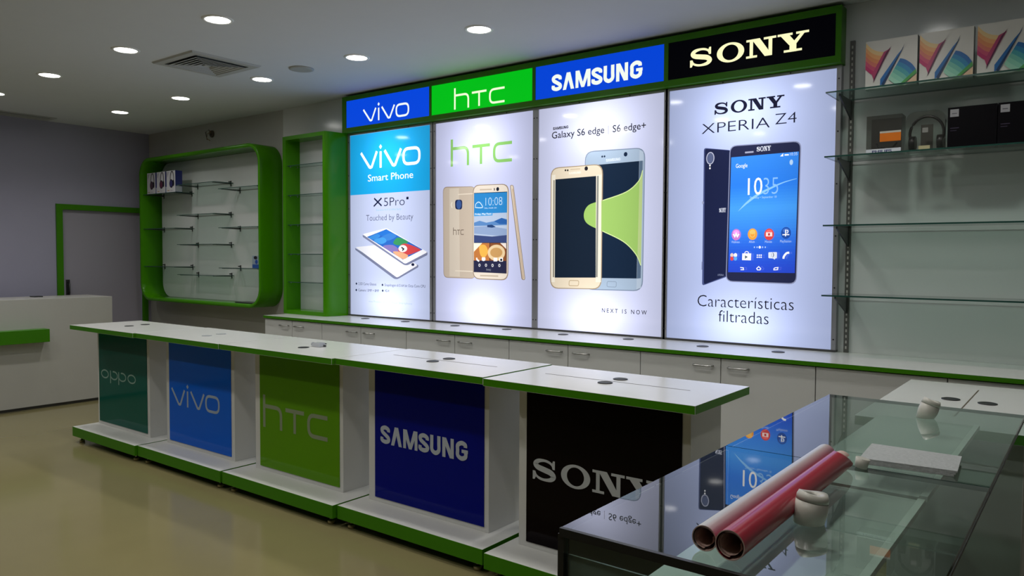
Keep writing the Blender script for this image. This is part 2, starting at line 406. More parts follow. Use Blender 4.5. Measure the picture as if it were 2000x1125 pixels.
# slot diffuser by the left wall
t = thing('slot_vent', (-8.86, 3.0, HC), 'long narrow black slot diffuser in the ceiling beside the lavender wall', 'vent')
b = MB(); b.box(-8.99, -8.955, 2.2, 3.52, HC-.008, HC-.0006, VENT); b.box(-8.77, -8.735, 2.2, 3.52, HC-.008, HC-.0006, VENT); b.box(-8.955, -8.77, 3.48, 3.52, HC-.008, HC-.0006, VENT); b.build('frame', t)
b = MB(); b.box(-8.953, -8.772, 2.2, 3.478, HC-.003, HC-.0008, DARK); b.build('duct', t)
for x in (-8.91, -8.865, -8.82): MB().box(x-.004, x+.004, 2.2, 3.476, HC-.012, HC-.0035, VENT).build('blade', t)
# flush round speaker
b = MB(); n = 28; x, y = -4.90, 3.72
b.rings([[(x+r*math.cos(2*PI*i/n), y+r*math.sin(2*PI*i/n), HC+z) for i in range(n)] for r, z in ((.095, -.0005), (.093, -.008), (.078, -.012), (.06, -.010), (.001, -.010))], mat('detector_grey', (.36, .36, .34), .5), caps=(False, False))
b.build('ceiling_speaker', label='flat grey round disc on the ceiling right of the air vent', cat='speaker')
# loose wires out of a hole on the back wall
t = thing('wall_wires', (-7.67, YB, 2.83), 'brown loose wires coming out of the wall above the big green frame', 'wires')
b = MB(); b.cyl((-7.67, YB-.001, 2.83), (-7.67, YB-.012, 2.83), .038, mat('brown_box', (.10, .075, .05), .6)); b.build('junction_box', t)
for k in range(4):
    a = k*1.7; b = MB()
    b.tube([(-7.67, YB-.012, 2.83), (-7.67+.03*math.cos(a), YB-.04, 2.84+.03*math.sin(a)), (-7.67+.06*math.cos(a+.8), YB-.05, 2.82+.045*math.sin(a+.8)), (-7.66+.04*math.cos(a+1.7), YB-.045, 2.79+.05*math.sin(a+2))], .004, mat('wire_%d' % (k % 2), [(.25, .16, .08), (.05, .04, .03)][k % 2], .5)); b.build('wire', t)

# ------------------------------------------------------------------ green wall frame with staggered glass shelves
def rr_loop(x0, x1, z0, z1, r, seg=8):
    out = []
    for cx_, cz_, a0 in ((x1-r, z1-r, 0), (x0+r, z1-r, 90), (x0+r, z0+r, 180), (x1-r, z0+r, 270)):
        for k in range(seg+1):
            a = math.radians(a0+90*k/seg); out.append((cx_+r*math.cos(a), cz_+r*math.sin(a)))
    return out
fx0, fx1, fz0, fz1, fy0, fy1 = -8.775, -6.437, 1.0, 2.612, 4.395, YB-.001
t = thing('wall_display_frame', ((fx0+fx1)/2, fy1, fz0), 'big green wall frame with rounded corners holding small staggered glass shelves', 'display frame')
o_ = rr_loop(fx0, fx1, fz0, fz1, .20, 10); i_ = rr_loop(fx0+.035, fx1-.035, fz0+.035, fz1-.035, .165, 10)
b = MB(); rg = lambda l, y: [(x, y, z) for x, z in l]
b.rings([rg(o_, fy1), rg(o_, fy0+.003), rg(rr_loop(fx0+.003, fx1-.003, fz0+.003, fz1-.003, .197, 10), fy0), rg(rr_loop(fx0+.032, fx1-.032, fz0+.032, fz1-.032, .168, 10), fy0), rg(i_, fy0+.003), rg(i_, fy1), rg(o_, fy1)], GREEN, caps=(False, False))
b.build('rim', t)
MB().prism_xz(rr_loop(fx0+.036, fx1-.036, fz0+.036, fz1-.036, .164, 10), YB-.006, YB-.0015, CLAD).build('back_panel', t, label='glossy white back panel')
def glass_box(b, x0, x1, y0, y1, z0, z1, g=None):
    b.box(x0, x1, y0, y1, z0, z1, GLASS_EDGE, top=g or GLASS_SH, bot=g or GLASS_SH)
def small_shelf(x0, x1, z, label):
    bx = (x0+.05, x1-.05) 
    t = thing('glass_shelf', ((x0+x1)/2, YB-.006, z), label, 'shelf', 'small glass shelves in the green frame')
    b = MB(); glass_box(b, x0, x1, 4.42, YB-.012, z, z+.006); b.build('glass_pane', t)
    for x in bx:
        b = MB(); b.box(x-.007, x+.007, YB-.010, YB-.0062, z-.030, z+.030, BLACK)
        b.rings([[(x-.005, YB-.0101, z-.009), (x+.005, YB-.0101, z-.009), (x+.005, YB-.0101, z-.0006), (x-.005, YB-.0101, z-.0006)], [(x-.003, 4.425, z-.004), (x+.003, 4.425, z-.004), (x+.003, 4.425, z-.0006), (x-.003, 4.425, z-.0006)]], BLACK, smooth=False)
        b.cyl((x, YB-.0101, z+.018), (x, YB-.035, z+.018), .006, BLACK); b.build('bracket', t)
LC, MC, RC = (-8.735, -8.03), (-8.01, -7.265), (-7.20, -6.48)
for (c, z, lb) in ((LC, 2.203, 'glass shelf in the green frame carrying the three headphone boxes'), (LC, 1.812, 'middle glass shelf of the left column in the green frame, empty'), (LC, 1.385, 'lowest glass shelf of the left column in the green frame'),
                   (MC, 2.275, 'topmost glass shelf of the middle column in the green frame, right of the boxes'), (MC, 1.948, 'second glass shelf from the top of the middle column in the green frame'), (MC, 1.63, 'third glass shelf from the top of the middle column in the green frame'), (MC, 1.302, 'lowest glass shelf of the middle column in the green frame'),
                   (RC, 2.195, 'topmost glass shelf of the right column in the green frame'), (RC, 1.797, 'middle glass shelf of the right column in the green frame, empty'), (RC, 1.385, 'glass shelf in the green frame carrying the small blue box')):
    small_shelf(c[0], c[1], z, lb)
INK = lambda c: mat('ink_'+c, c, .35)
def headphone_box(x0, c1, lb):
    x1 = x0+.185; z0, z1, y0, y1 = 2.2095, 2.445, 4.43, 4.51
    t = thing('headphone_box', ((x0+x1)/2, y0, z0), lb, 'box', 'boxed headphones in the green frame')
    b = MB(); b.box(x0, x1, y0, y1, z0, z1, INK('C8C8CC'), top=INK('303A70'), side=INK('27307A')); b.build('carton', t)
    A = Art(y0-.0005); cx_ = x0+.105; W = z1-z0
    A.stroke(ell(cx_+.012, z0+W*.60, .036, W*.36, 22, math.radians(0), math.radians(180)), .012, INK('14121C'))
    A.stroke([(cx_-.024, z0+W*.6), (cx_-.022, z0+W*.42)], .012, INK('14121C')); A.stroke([(cx_+.048, z0+W*.6), (cx_+.046, z0+W*.42)], .010, INK('14121C'))
    A.poly(ell(cx_-.002, z0+W*.40, .040, W*.20), INK('16131C')); A.poly(ell(cx_-.006, z0+W*.40, .028, W*.155), INK(c1)); A.poly(ell(cx_+.044, z0+W*.42, .016, W*.15), INK('16131C'))
    A.build('headphone_picture', t)
    A = Art(y0-.0005)
    for k in range(4): A.rect(x0+.012, z1-.022-k*.012, x0+.05-k*.006, z1-.016-k*.012, INK('8C8C96'))
    A.rect(x0+.02, z0+.016, x0+.06, z0+.024, INK('B08A5A')); A.rect(x0+.09, z0+.018, x0+.13, z0+.022, INK('9C9CA4')); A.build('box_text', t)
    b = MB(); b.box(x1+.0002, x1+.0012, y0+.004, y1-.004, z0+.004, z0+.065, INK('B9BCC8')); b.build('side_label', t)
for k, (c, lb) in enumerate((('4A2A3C', 'white headphone box, leftmost of three on the glass shelf'), ('5A1E3A', 'white headphone box between the other two on the glass shelf'), ('2C2A66', 'white headphone box with violet ear cup, its blue side showing'))):
    headphone_box(-8.655+k*.212, c, lb)
t = thing('accessory_pack', (-6.58, 4.45, 1.392), 'small blue and clear accessory pack on the lower right glass shelf', 'box')
b = MB(); b.box(-6.64, -6.52, 4.44, 4.50, 1.392, 1.43, INK('1E4F9C')); b.box(-6.64, -6.52, 4.44, 4.50, 1.43, 1.515, INK('8FA0B0')); b.build('carton', t)
A = Art(4.4395); A.poly(ell(-6.585, 1.495, .03, .016), INK('0C0E14')); A.poly(ell(-6.57, 1.455, .022, .022), INK('1B4AA0')); A.build('printed_picture', t)
b = MB(); b.box(-6.98, -6.56, 4.46, 4.60, fz0+.036, fz0+.046, BLACK); b.build('black_tray', label='flat black tray lying on the bottom right of the green frame', cat='tray', bevel=.002)

# ------------------------------------------------------------------ back counter
CY, CZ = 4.10, .979
t = thing('worktop', (-2.5, 4.35, CZ), 'long white worktop with green front edge on the wall cabinets', 'counter')
b = MB(); b.box(-5.97, 1.6, CY, YB-.013, CZ-.022, CZ, GREEN_E, top=WHITE); b.build('worktop_slab', t)
for (u, v) in ((1103, 653), (1230, 662), (1375, 676), (1522, 687), (717, 622), (795, 628), (892, 636), (993, 643)):
    p = at(u, v, 2, CZ); b = MB(); n = 24
    b.rings([[(p.x+r*math.cos(2*PI*i/n), p.y-.02+r*math.sin(2*PI*i/n), CZ+z) for i in range(n)] for r, z in ((.036, .0003), (.036, .003), (.030, .004), (.028, .0025), (.001, .0025))], DARK, caps=(False, False)); b.build('cable_grommet', t)
seams = [-5.965, -5.165, -4.167, -3.18, -2.18, -1.16, .04, 1.24]
mids = [-5.57, -4.68, -3.675, -2.70, -1.675, -.557, .64]
lab = ['white two-door cabinet at the far left end of the wall run', 'white two-door cabinet second from the left end of the wall run', 'white two-door cabinet in the wall run under the poster with gold phones',
       'white two-door wall cabinet under the poster with the lime shape', 'white two-door wall cabinet under the poster showing the blue phone screen', 'white handleless double cabinet behind the glass case', 'white handleless cabinet at the right end of the wall run']
for k in range(7):
    x0, x1, xm = seams[k], seams[k+1], mids[k]
    t = thing('wall_cabinet', ((x0+x1)/2, 4.3, 0), lab[k], 'cabinet', 'white wall cabinets')
    MB().box(x0+.001, x1-.001, CY+.035, YB-.014, .06, CZ-.0225, WHITE_M).build('carcass', t)
    MB().box(x0+.001, x1-.001, CY+.09, CY+.12, .0005, .0595, ALUD).build('plinth', t)
    for a, c, s in ((x0, xm, 1), (xm, x1, -1)):
        dr = MB().box(a+.0025, c-.0025, CY+.014, CY+.034, .062, CZ-.028, WHITE_M).build('door', t, bevel=.001)
        if k < 5:
            hx1 = (c-.045) if s > 0 else (a+.045+.115); hx0 = hx1-.115; z = .905; y = CY+.0138
            if k == 0: hx0 += .0
            b = MB(); b.tube([(hx0, y, z), (hx0+.004, y-.022, z), (hx0+.016, y-.028, z), (hx1-.016, y-.028, z), (hx1-.004, y-.022, z), (hx1, y, z)], .0048, STEEL); b.build('handle', dr, label='chrome bar handle')

# ------------------------------------------------------------------ green niche
nx0, nx1, ny0, nz0, nz1 = -6.03, -5.375, 4.36, CZ+.001, 2.612
t = thing('display_niche', ((nx0+nx1)/2, 4.5, nz0), 'tall narrow green niche with glass shelves standing on the left of the worktop', 'display niche')
def cornered(x0, x1, y0, y1, yc, seg=12):
    pts = [(x0, y1), (x0, y0)]
    for k in range(seg+1):
        a = math.radians(90*k/seg); pts.append((x0+.02+(x1-x0-.02)*math.sin(a), yc-(yc-y0)*math.cos(a)))
    pts.append((x1, y1)); return pts
ixl, ixr, nyb = -5.985, -5.455, 4.52
nx1 = -5.393
b = MB(); b.box(nx0, ixl, ny0, YB-.013, nz0, nz1, GREEN); b.build('left_side', t, bevel=.003)
b = MB(); b.prism_xy(cornered(ixr, nx1, ny0, YB-.013, 4.59), nz0, nz1, GREEN, smooth=True); o = b.build('right_side', t); o.data.set_sharp_from_angle(angle=.7)
b = MB(); b.box(ixl+.0002, ixr-.0002, ny0, YB-.013, nz1-.035, nz1, GREEN); b.build('head', t)
b = MB(); b.box(ixl+.0002, ixr-.0002, ny0, YB-.013, nz0, nz0+.035, GREEN); b.build('sill', t)
b = MB(); b.box(ixl+.0002, ixr-.0002, nyb, YB-.013, nz0+.0352, nz1-.0352, mat('niche_back', (.58, .59, .60), .3)); b.build('back_panel', t, label='white back panel')
for z, nm in ((2.341, 'topmost'), (2.07, 'second from the top'), (1.798, 'middle'), (1.529, 'second from the bottom'), (1.27, 'lowest')):
    t = thing('glass_shelf', ((ixl+ixr)/2, 4.44, z), 'green-edged glass shelf in the tall narrow niche, %s of the five' % nm, 'shelf', 'glass shelves in the narrow niche')
    b = MB(); glass_box(b, ixl+.001, ixr-.001, ny0+.02, nyb-.001, z, z+.006); b.build('glass_pane', t)
    for sx in (ixl+.0045, ixr-.0045):
        for y in (ny0+.05, nyb-.03): MB().cyl((sx-.004, y, z-.004), (sx+.004, y, z-.004), .0035, STEEL, n=10).build('shelf_pin', t)

# ------------------------------------------------------------------ illuminated fascia
hy = 4.54
t = thing('sign_fascia', (-3.3, hy, 2.612), 'green framed illuminated sign band above the posters with four shop signs', 'sign')
b = MB(); X0, X1, Z0, Z1 = -5.405, -1.18, 2.612, 2.928
P4 = [(-5.352, -4.338), (-4.314, -3.308), (-3.281, -2.262), (-2.232, -1.211)]; pz0, pz1 = 2.652, 2.888
b.box(X0, X1, hy, YB-.013, Z0, pz0, GREEN_E); b.box(X0, X1, hy, YB-.013, pz1, Z1, GREEN_E)
xs = [X0]+[v for p in P4 for v in p]+[X1]
for k in range(0, 10, 2): b.box(xs[k], xs[k+1], hy, YB-.013, pz0, pz1, GREEN_E)
b.build('frame', t, label='green frame')
for k, ((x0, x1), c, kk) in enumerate(zip(P4, ('0648E0', '02BE18', '0648E0', '020206'), (.66, .70, .62, .5))):
    pn = MB().box(x0, x1, hy+.006, hy+.012, pz0, pz1, lit(c, kk, False)).build('sign_panel', t)
    A = Art(hy+.0055); L = lit('E8F4C8', 1.1, False)
    if k == 0: logo_vivo(A, -5.135, 2.680, -4.567, .112, lit('F2FBF6', .72, False))
    if k == 1: logo_htc(A, -4.072, 2.672, -3.564, .117, lit('F0FFD8', .72, False))
    if k == 2: logo_samsung(A, -3.14, 2.694, -2.415, .118, lit('F0F8EE', .72, False))
    if k == 3: logo_sony(A, -2.084, 2.711, -1.356, .110, lit('F6F4C0', .75, False))
    A.build('lettering', pn)

# ------------------------------------------------------------------ poster light boxes
PX = [(-5.365, -4.378), (-4.315, -3.338), (-3.287, -2.283), (-2.246, -1.214)]; PZ0, PZ1 = .992, 2.593
def light_box(k, label, base='CCD6F8'):
    x0, x1 = PX[k]; y = 4.6
    t = thing('poster_light_box', ((x0+x1)/2, y, PZ0), label, 'light box', 'illuminated phone posters')
    b = MB(); g = .026
    xa, xb = x0-g, x1+g
    b.box(xa, xb, y-.008, YB-.013, PZ1, PZ1+.017, ALU); b.box(xa, xb, y-.008, YB-.013, CZ+.001, PZ0, ALUD)
    b.box(xa, x0, y-.008, YB-.013, PZ0, PZ1, ALU); b.box(x1, xb, y-.008, YB-.013, PZ0, PZ1, ALU)
    b.build('aluminium_frame', t)
    for xx in (x0-g*.5, x1+g*.5):
        for j in range(6):
            z = PZ0+.06+j*(PZ1-PZ0-.12)/5; MB().cyl((xx, y-.0082, z), (xx, y-.0105, z), .0045, BLACK, n=10).build('screw', t)
    for j in range(2):
        for z in (PZ1+.008,): MB().cyl((x0+(x1-x0)*(.35+.4*j), y-.0082, z), (x0+(x1-x0)*(.35+.4*j), y-.0105, z), .0045, BLACK, n=10).build('screw', t)
    sh = MB().box(x0, x1, y, y+.004, PZ0, PZ1, lit(base)).build('poster_sheet', t)
    return t, sh
def Z(ox, oy, s):
    """sheet point for a place in a traced detail (origin and scale of the detail)"""
    def f(x, y): p = at(ox+x*s, oy+y*s, 1, 4.6); return (p.x, p.z)
    return f
def ZP(z, pts): return [z(*p) for p in pts]
PY = 4.5992
t4 = Z(640, 0, .35017); t6 = Z(650, 230, .36444); t7 = Z(1030, 200, .44444); t5 = Z(1240, 0, .38038)

# vivo
t, sh = light_box(0, 'light box poster with sky blue upper part and two white phones')
bz = t6(300, 402)[1]
A = Art(PY); A.rect(PX[0][0]+.001, bz, PX[0][1]-.001, PZ1-.001, lit('1FB0F2', 1.0)); A.build('blue_field', sh)
W1 = lit('FFFFFF', 1.15); NV = lit('1E2850', .7); GY = lit('4C5270', .8)
A = Art(PY-.0006); logo_vivo(A, -5.23, 2.283, -4.49, .148, W1, .17); A.text('Smart Phone', *t6(190, 342), t6(432, 330)[0], W1, h=.062); A.build('white_lettering', sh)
A = Art(PY)
x, z = t6(218, 475); A.stroke(ZP(t6, [(222, 432), (262, 472)]), .014, NV); A.stroke(ZP(t6, [(262, 430), (220, 475)]), .014, NV)
A.text('5Pro', *t6(275, 474), t6(386, 468)[0], NV, h=.077, thin=-.010); A.poly(rpoly(ZP(t6, [(395, 424), (407, 423), (407, 437), (395, 438)]), .004), NV)
A.text('Extreme Hi-Fi & 64bit Body', *t6(234, 500), t6(368, 498)[0], lit('9CC8E8'), h=.018)
A.text('Touched by Beauty', *t6(180, 553), t6(432, 548)[0], GY, h=.055, thin=-.010)
for (u, v, s, e) in ((128, 896, '2.5D Curvy Glasses', 235), (268, 903, 'Snapdragon 615 64 bit Octa Core CPU', 498), (128, 930, 'Camera 13MP + 8MP', 250), (270, 934, '4G-4', 304)):
    x, z = t6(u, v); A.poly([(x, z), (x+.012, z+.012), (x, z+.024), (x-.012, z+.012)], NV); A.text(s, x+.028, z+.002, t6(e, v)[0], GY, h=.024)
A.text('vivo Product of Hi-Fi Music Smartphone', *t6(195, 988), t6(428, 990)[0], lit('A9BCDC'), h=.018); A.text('www.vivo.com', *t6(285, 1004), t6(345, 1005)[0], lit('B9C4DC'), h=.012)
A.build('printed_text', sh)
S6 = Z(685, 370, .21333)
A = Art(PY)
A.poly(rpoly(ZP(S6, [(40, 535), (150, 600), (620, 690), (620, 712), (430, 822), (400, 820), (42, 552)]), .02), lit('7C82A0'))
A.poly(rpoly(ZP(S6, [(44, 528), (330, 500), (615, 695), (425, 808)]), .02), lit('F2F2FA', 1.05))
A.poly(ell(*S6(570, 688), .018, .012), NV)
A.poly(rpoly(ZP(S6, [(110, 415), (300, 500), (705, 575), (705, 600), (520, 695), (490, 692), (112, 435)]), .02), lit('8288A8'))
A.poly(rpoly(ZP(S6, [(110, 410), (330, 355), (705, 575), (500, 682)]), .02), lit('FAFAFF', 1.1))
scr = ZP(S6, [(150, 435), (328, 364), (660, 550), (480, 643)])
A.poly(scr, lit('2E6CC8'))
def cell(pts, c): A.poly(cat_rom(ZP(S6, pts), 5, True), lit(c))
cell([(170, 440), (250, 405), (270, 430), (215, 460)], '3D8FE0'); cell([(250, 400), (325, 372), (370, 395), (300, 425)], '2A78D8'); cell([(280, 440), (370, 400), (420, 430), (340, 470)], '3F86D8')
cell([(215, 465), (300, 440), (330, 475), (280, 500)], '4AA0E8')
cell([(395, 480), (440, 440), (530, 480), (470, 510), (410, 505)], '3F9A62')
cell([(300, 520), (390, 510), (450, 560), (380, 572)], '8C7CC0')
cell([(440, 540), (500, 495), (640, 548), (600, 575), (520, 600), (455, 580)], 'D84A4E')
cell([(390, 575), (450, 570), (530, 605), (482, 638)], 'F2B48C')
A.poly(ell(*S6(482, 542), .052, .030), lit('F4F4F4')); A.stroke(ZP(S6, [(470, 530), (490, 545), (478, 560)]), .012, lit('202028'))
A.build('printed_phones', sh)

# htc
t, sh = light_box(1, 'light box poster with a light green three-letter logo and gold phones', 'CED2F4')
A = Art(PY); logo_htc(A, -4.153, 2.236, -3.532, .152, lit('8CC66C', .92), .165); A.build('green_logo', sh)
S5 = Z(850, 350, .18664)
GOLD = lit('CDBBA6', .95); GOLD2 = lit('E2D5C2', 1.0); GB = lit('A08C78', .9)
A = Art(PY)
A.poly(rpoly(ZP(S5, [(82, 80), (420, 75), (420, 1042), (88, 1030)]), .045), GB); A.poly(rpoly(ZP(S5, [(86, 88), (420, 80), (420, 1036), (92, 1024)]), .042), lit('CBBBA9', .92))
A.poly(ZP(S5, [(150, 100), (250, 95), (260, 1020), (150, 1016)]), lit('D6C9B8', .95))
A.stroke(ZP(S5, [(240, 160), (415, 150)]), .008, GOLD2); A.stroke(ZP(S5, [(210, 958), (410, 966)]), .008, GOLD2)
A.poly(rpoly(ZP(S5, [(210, 215), (286, 214), (284, 318), (212, 316)]), .025), lit('1E2A52')); A.poly(ell(*S5(250, 265), .026, .036), lit('3C5A96'))
A.stroke(ZP(S5, [(180, 240), (170, 270), (180, 300)]), .006, lit('F2ECE0'))
xa, za = S5(192, 584); logo_htc(A, xa, za, S5(304, 580)[0], .042, lit('6A5C50'), .16); A.build('printed_phone_back', sh)
A = Art(PY-.003)
A.poly(rpoly(ZP(S5, [(398, 60), (775, 48), (768, 1060), (398, 1045)]), .065), GB); A.poly(rpoly(ZP(S5, [(404, 68), (766, 56), (760, 1050), (404, 1036)]), .062), lit('E6DACB'))
A.poly(ZP(S5, [(410, 145), (758, 130), (752, 988), (410, 970)]), lit('10182E'))
A.poly(ZP(S5, [(412, 150), (756, 136), (755, 350), (412, 362)]), lit('2F86C8')); A.poly(ZP(S5, [(412, 362), (755, 350), (754, 664), (412, 664)]), lit('B4C4DC'))
A.poly(ZP(S5, [(412, 455), (470, 435), (540, 455), (620, 440), (700, 405), (755, 420), (755, 480), (412, 490)]), lit('5C88C0'))
A.poly(ZP(S5, [(620, 440), (700, 405), (755, 425), (755, 470), (680, 470)]), lit('2F62A8')); A.poly(ZP(S5, [(412, 500), (560, 490), (755, 520), (755, 600), (412, 570)]), lit('8FA4C8'))
A.poly(ZP(S5, [(550, 480), (600, 476), (640, 500), (600, 508), (550, 502)]), lit('2A4474')); A.poly(ZP(S5, [(412, 585), (600, 600), (755, 585), (754, 664), (412, 664)]), lit('3C4A7A'))
A.poly(ZP(S5, [(412, 355), (606, 350), (606, 380), (412, 388)]), lit('4C9AD4')); A.text('Friday, May Feast', *S5(425, 376), S5(595, 370)[0], W1, h=.014)
A.poly(ZP(S5, [(412, 668), (575, 668), (573, 975), (412, 970)]), lit('C07840')); A.poly(cat_rom(ZP(S5, [(470, 700), (530, 690), (560, 760), (520, 820), (480, 790)]), 4, True), lit('F2B450')); A.poly(ZP(S5, [(412, 668), (500, 668), (450, 720), (412, 760)]), lit('FFF4DC'))
A.poly(ZP(S5, [(582, 668), (753, 668), (752, 985), (580, 978)]), lit('8A5230')); A.poly(ell(*S5(648, 770), .085, .062), lit('E8CCA0')); A.poly(ell(*S5(648, 768), .06, .038), lit('C89A60')); A.poly(ZP(S5, [(690, 668), (752, 668), (752, 730)]), lit('F0E4DC'))
A.poly(ZP(S5, [(412, 850), (752, 855), (752, 986), (412, 972)]), lit('2A2C48'))
WT = lit('FFFFFF', 1.0)
A.stroke(cat_rom(ZP(S5, [(444, 822), (448, 842), (470, 858)]), 4), .013, WT); A.poly(rpoly(ZP(S5, [(498, 818), (535, 818), (535, 850), (515, 858), (498, 850)]), .006), WT); A.poly(ZP(S5, [(622, 822), (658, 822), (658, 860), (622, 860)]), WT); A.poly(rpoly(ZP(S5, [(682, 822), (720, 822), (720, 862), (682, 862)]), .004), WT); A.poly(ell(*S5(702, 844), .010, .010), lit('14141C'))
for u, v in ((475, 900), (543, 900), (612, 902), (684, 902)): A.stroke(ell(*S5(u, v), .008, .010, 10), .004, WT, closed=True)
A.text('10:08', *S5(540, 280), S5(715, 272)[0], lit('CFE6FA'), h=.068, thin=-.02); A.stroke(cat_rom(ZP(S5, [(435, 290), (440, 260), (470, 240), (500, 270), (505, 298), (440, 298)]), 4, True), .006, lit('D8ECFC'))
A.text('FRI, MAR 20', *S5(530, 312), S5(655, 308)[0], lit('D8ECFC'), h=.010)
A.poly(ell(*S5(668, 105), .014, .015), lit('1A2030')); A.stroke(ZP(S5, [(633, 94), (634, 120)]), .008, lit('1A2030')); A.stroke(ZP(S5, [(482, 112), (608, 108)]), .010, lit('C4B4A0')); A.stroke(ZP(S5, [(485, 1008), (675, 1014)]), .012, lit('C4B4A0'))
xa, za = S5(552, 958); logo_htc(A, xa, za, S5(600, 958)[0], .012, lit('C0C4D0'))
A.build('printed_phone_front', sh)
A = Art(PY); A.poly(rpoly(ZP(S5, [(782, 60), (820, 60), (945, 1055), (905, 1055)]), .02), GB); A.poly(rpoly(ZP(S5, [(790, 66), (814, 66), (938, 1048), (916, 1048)]), .012), lit('E6D8C4')); A.poly(ZP(S5, [(806, 100), (814, 100), (930, 1040), (922, 1040)]), lit('C8A88C')); A.build('printed_phone_edge', sh)

# samsung
t, sh = light_box(2, 'light box poster with two curved-edge phones, one screen showing a lime shape', 'D6DAF8')
BK = lit('14141E', .6)
A = Art(PY); xa, za = t7(113, 122); logo_samsung(A, xa, za, t7(182, 114)[0], .020, BK)
A.text('Galaxy S6 edge', *t7(110, 160), t7(340, 138)[0], BK, h=.050, thin=.004); A.text('S6 edge+', *t7(377, 132), t7(523, 116)[0], BK, h=.050, thin=.004); A.stroke(ZP(t7, [(358, 102), (358, 140)]), .004, lit('9A98AC'))
A.text('N E X T   I S   N O W', *t7(330, 922), t7(527, 932)[0], lit('16161F', .6), h=.030, thin=.006); A.build('printed_text', sh)
A = Art(PY); S2 = Z(1130, 260, .30222)
A.poly(rpoly(ZP(S2, [(42, 118), (432, 92), (415, 1022), (38, 1012)]), .07), lit('7E8CA2')); A.poly(rpoly(ZP(S2, [(46, 124), (427, 98), (410, 1016), (42, 1006)]), .066), lit('A9BCD2'))
A.poly(ZP(S2, [(50, 212), (420, 178), (404, 940), (46, 935)]), lit('1A2A40'))
A.poly(ZP(S2, [(395, 110), (420, 120), (404, 1000), (375, 1010)]), lit('B9C8DA')); A.poly(ZP(S2, [(395, 180), (416, 178), (403, 938), (378, 940)]), lit('5C7088'))
LM = cat_rom(ZP(S2, [(416, 240), (390, 310), (310, 380), (160, 435), (70, 465), (38, 525), (60, 585), (150, 630), (290, 700), (370, 780), (404, 855)]), 6)
A.poly(LM, lit('ACD672', .86)); A.poly(ZP(S2, [(395, 300), (416, 243), (405, 852), (382, 800)]), lit('C6DC94', .88))
A.stroke(LM, .006, lit('DCF0A8'))
A.poly(ell(*S2(306, 137), .014, .015), lit('1A2A44')); A.poly(ell(*S2(155, 152), .007, .007), lit('26344C')); A.poly(ell(*S2(170, 151), .007, .007), lit('26344C'))
xa, za = S2(180, 186); logo_samsung(A, xa, za, S2(275, 178)[0], .020, lit('DDE6F0')); A.stroke(rpoly(ZP(S2, [(190, 958), (250, 960), (248, 995), (188, 992)]), .012), .004, lit('8898AC'), closed=True)
A.build('printed_large_phone', sh)
A = Art(PY-.006)
A.poly(rpoly(ZP(t7, [(105, 288), (335, 270), (328, 822), (102, 818)]), .07), lit('A8957C')); A.poly(rpoly(ZP(t7, [(108, 292), (331, 274), (324, 818), (106, 814)]), .066), lit('EADBC2'))
A.poly(ZP(t7, [(113, 340), (326, 322), (321, 770), (110, 770)]), lit('1A2636'))
A.poly(cat_rom(ZP(S2, [(158, 436), (70, 465), (38, 525), (60, 585), (158, 634)]), 6), lit('ACD672', .86))
for a, c in (((108, 126), 'F6EEDC'), ((303, 329), 'F4EAD8')):
    A.poly(ZP(t7, [(a[0]+2, 320), (a[1], 318), (a[1]-3, 790), (a[0], 790)]), lit(c)); 
A.poly(ZP(t7, [(118, 342), (123, 342), (121, 768), (115, 768)]), lit('8A8474')); A.poly(ZP(t7, [(309, 324), (317, 323), (312, 768), (304, 768)]), lit('8E9088'))
A.poly(ell(*t7(262, 291), .014, .015), lit('26262E')); A.poly(ell(*t7(171, 299), .007, .007), lit('30302C')); A.poly(ell(*t7(181, 299), .007, .007), lit('30302C'))
xa, za = t7(186, 317); logo_samsung(A, xa, za, t7(240, 313)[0], .016, lit('F8F2E4')); A.stroke(ZP(t7, [(195, 296), (238, 293)]), .006, lit('C8B89C'))
A.stroke(rpoly(ZP(t7, [(190, 782), (232, 783), (230, 806), (188, 805)]), .012), .005, lit('B8A280'), closed=True); A.build('printed_gold_phone', sh)

# sony
t, sh = light_box(3, 'light box poster with a dark phone showing a blue home screen', 'BAC6EE')
NB = lit('1C1E38', .6)
A = Art(PY); logo_sony(A, -1.940, 2.409, -1.506, .072, NB); A.text('XPERIA', *t5(345, 690), t5(695, 640)[0], NB, h=.068, thin=-.012); A.text('Z4', *t5(722, 641), t5(832, 632)[0], NB, h=.068, thin=-.012)
A.text('Características', *t7(750, 895), t7(1172, 908)[0], lit('101018', .6), h=.078, thin=-.012); A.text('filtradas', *t7(842, 963), t7(1062, 972)[0], lit('101018', .6), h=.078, thin=-.012); A.build('printed_text', sh)
S3 = Z(1360, 260, .15110); S4 = Z(1400, 420, .13333)
A = Art(PY)
A.poly(rpoly(ZP(t7, [(776, 200), (895, 210), (880, 765), (768, 806)]), .018), lit('4A5484')); A.poly(rpoly(ZP(t7, [(781, 204), (895, 212), (880, 760), (776, 800)]), .014), lit('1F2546'))
A.stroke(ell(*S3(182, 325), .024, .036, 24), .006, lit('B8BCD4'), closed=True); A.poly(ell(*S3(182, 325), .019, .031), lit('5A6488')); A.poly(ell(*S3(178, 420), .005, .006), WT); A.poly(ell(*S3(178, 455), .005, .006), WT)
xa, za = S3(300, 1025); logo_sony(A, xa, za, S3(388, 1020)[0], .026, lit('D8DCEC')); A.text('XPERIA', *t7(838, 762), t7(866, 752)[0], lit('8890B0'), h=.012)
A.poly(ell(*S3(92, 900), .006, .010), lit('A0A8C8')); A.poly(ZP(t7, [(769, 700), (773, 700), (772, 735), (768, 735)]), lit('8890B8')); A.build('printed_phone_back', sh)
A = Art(PY-.002)
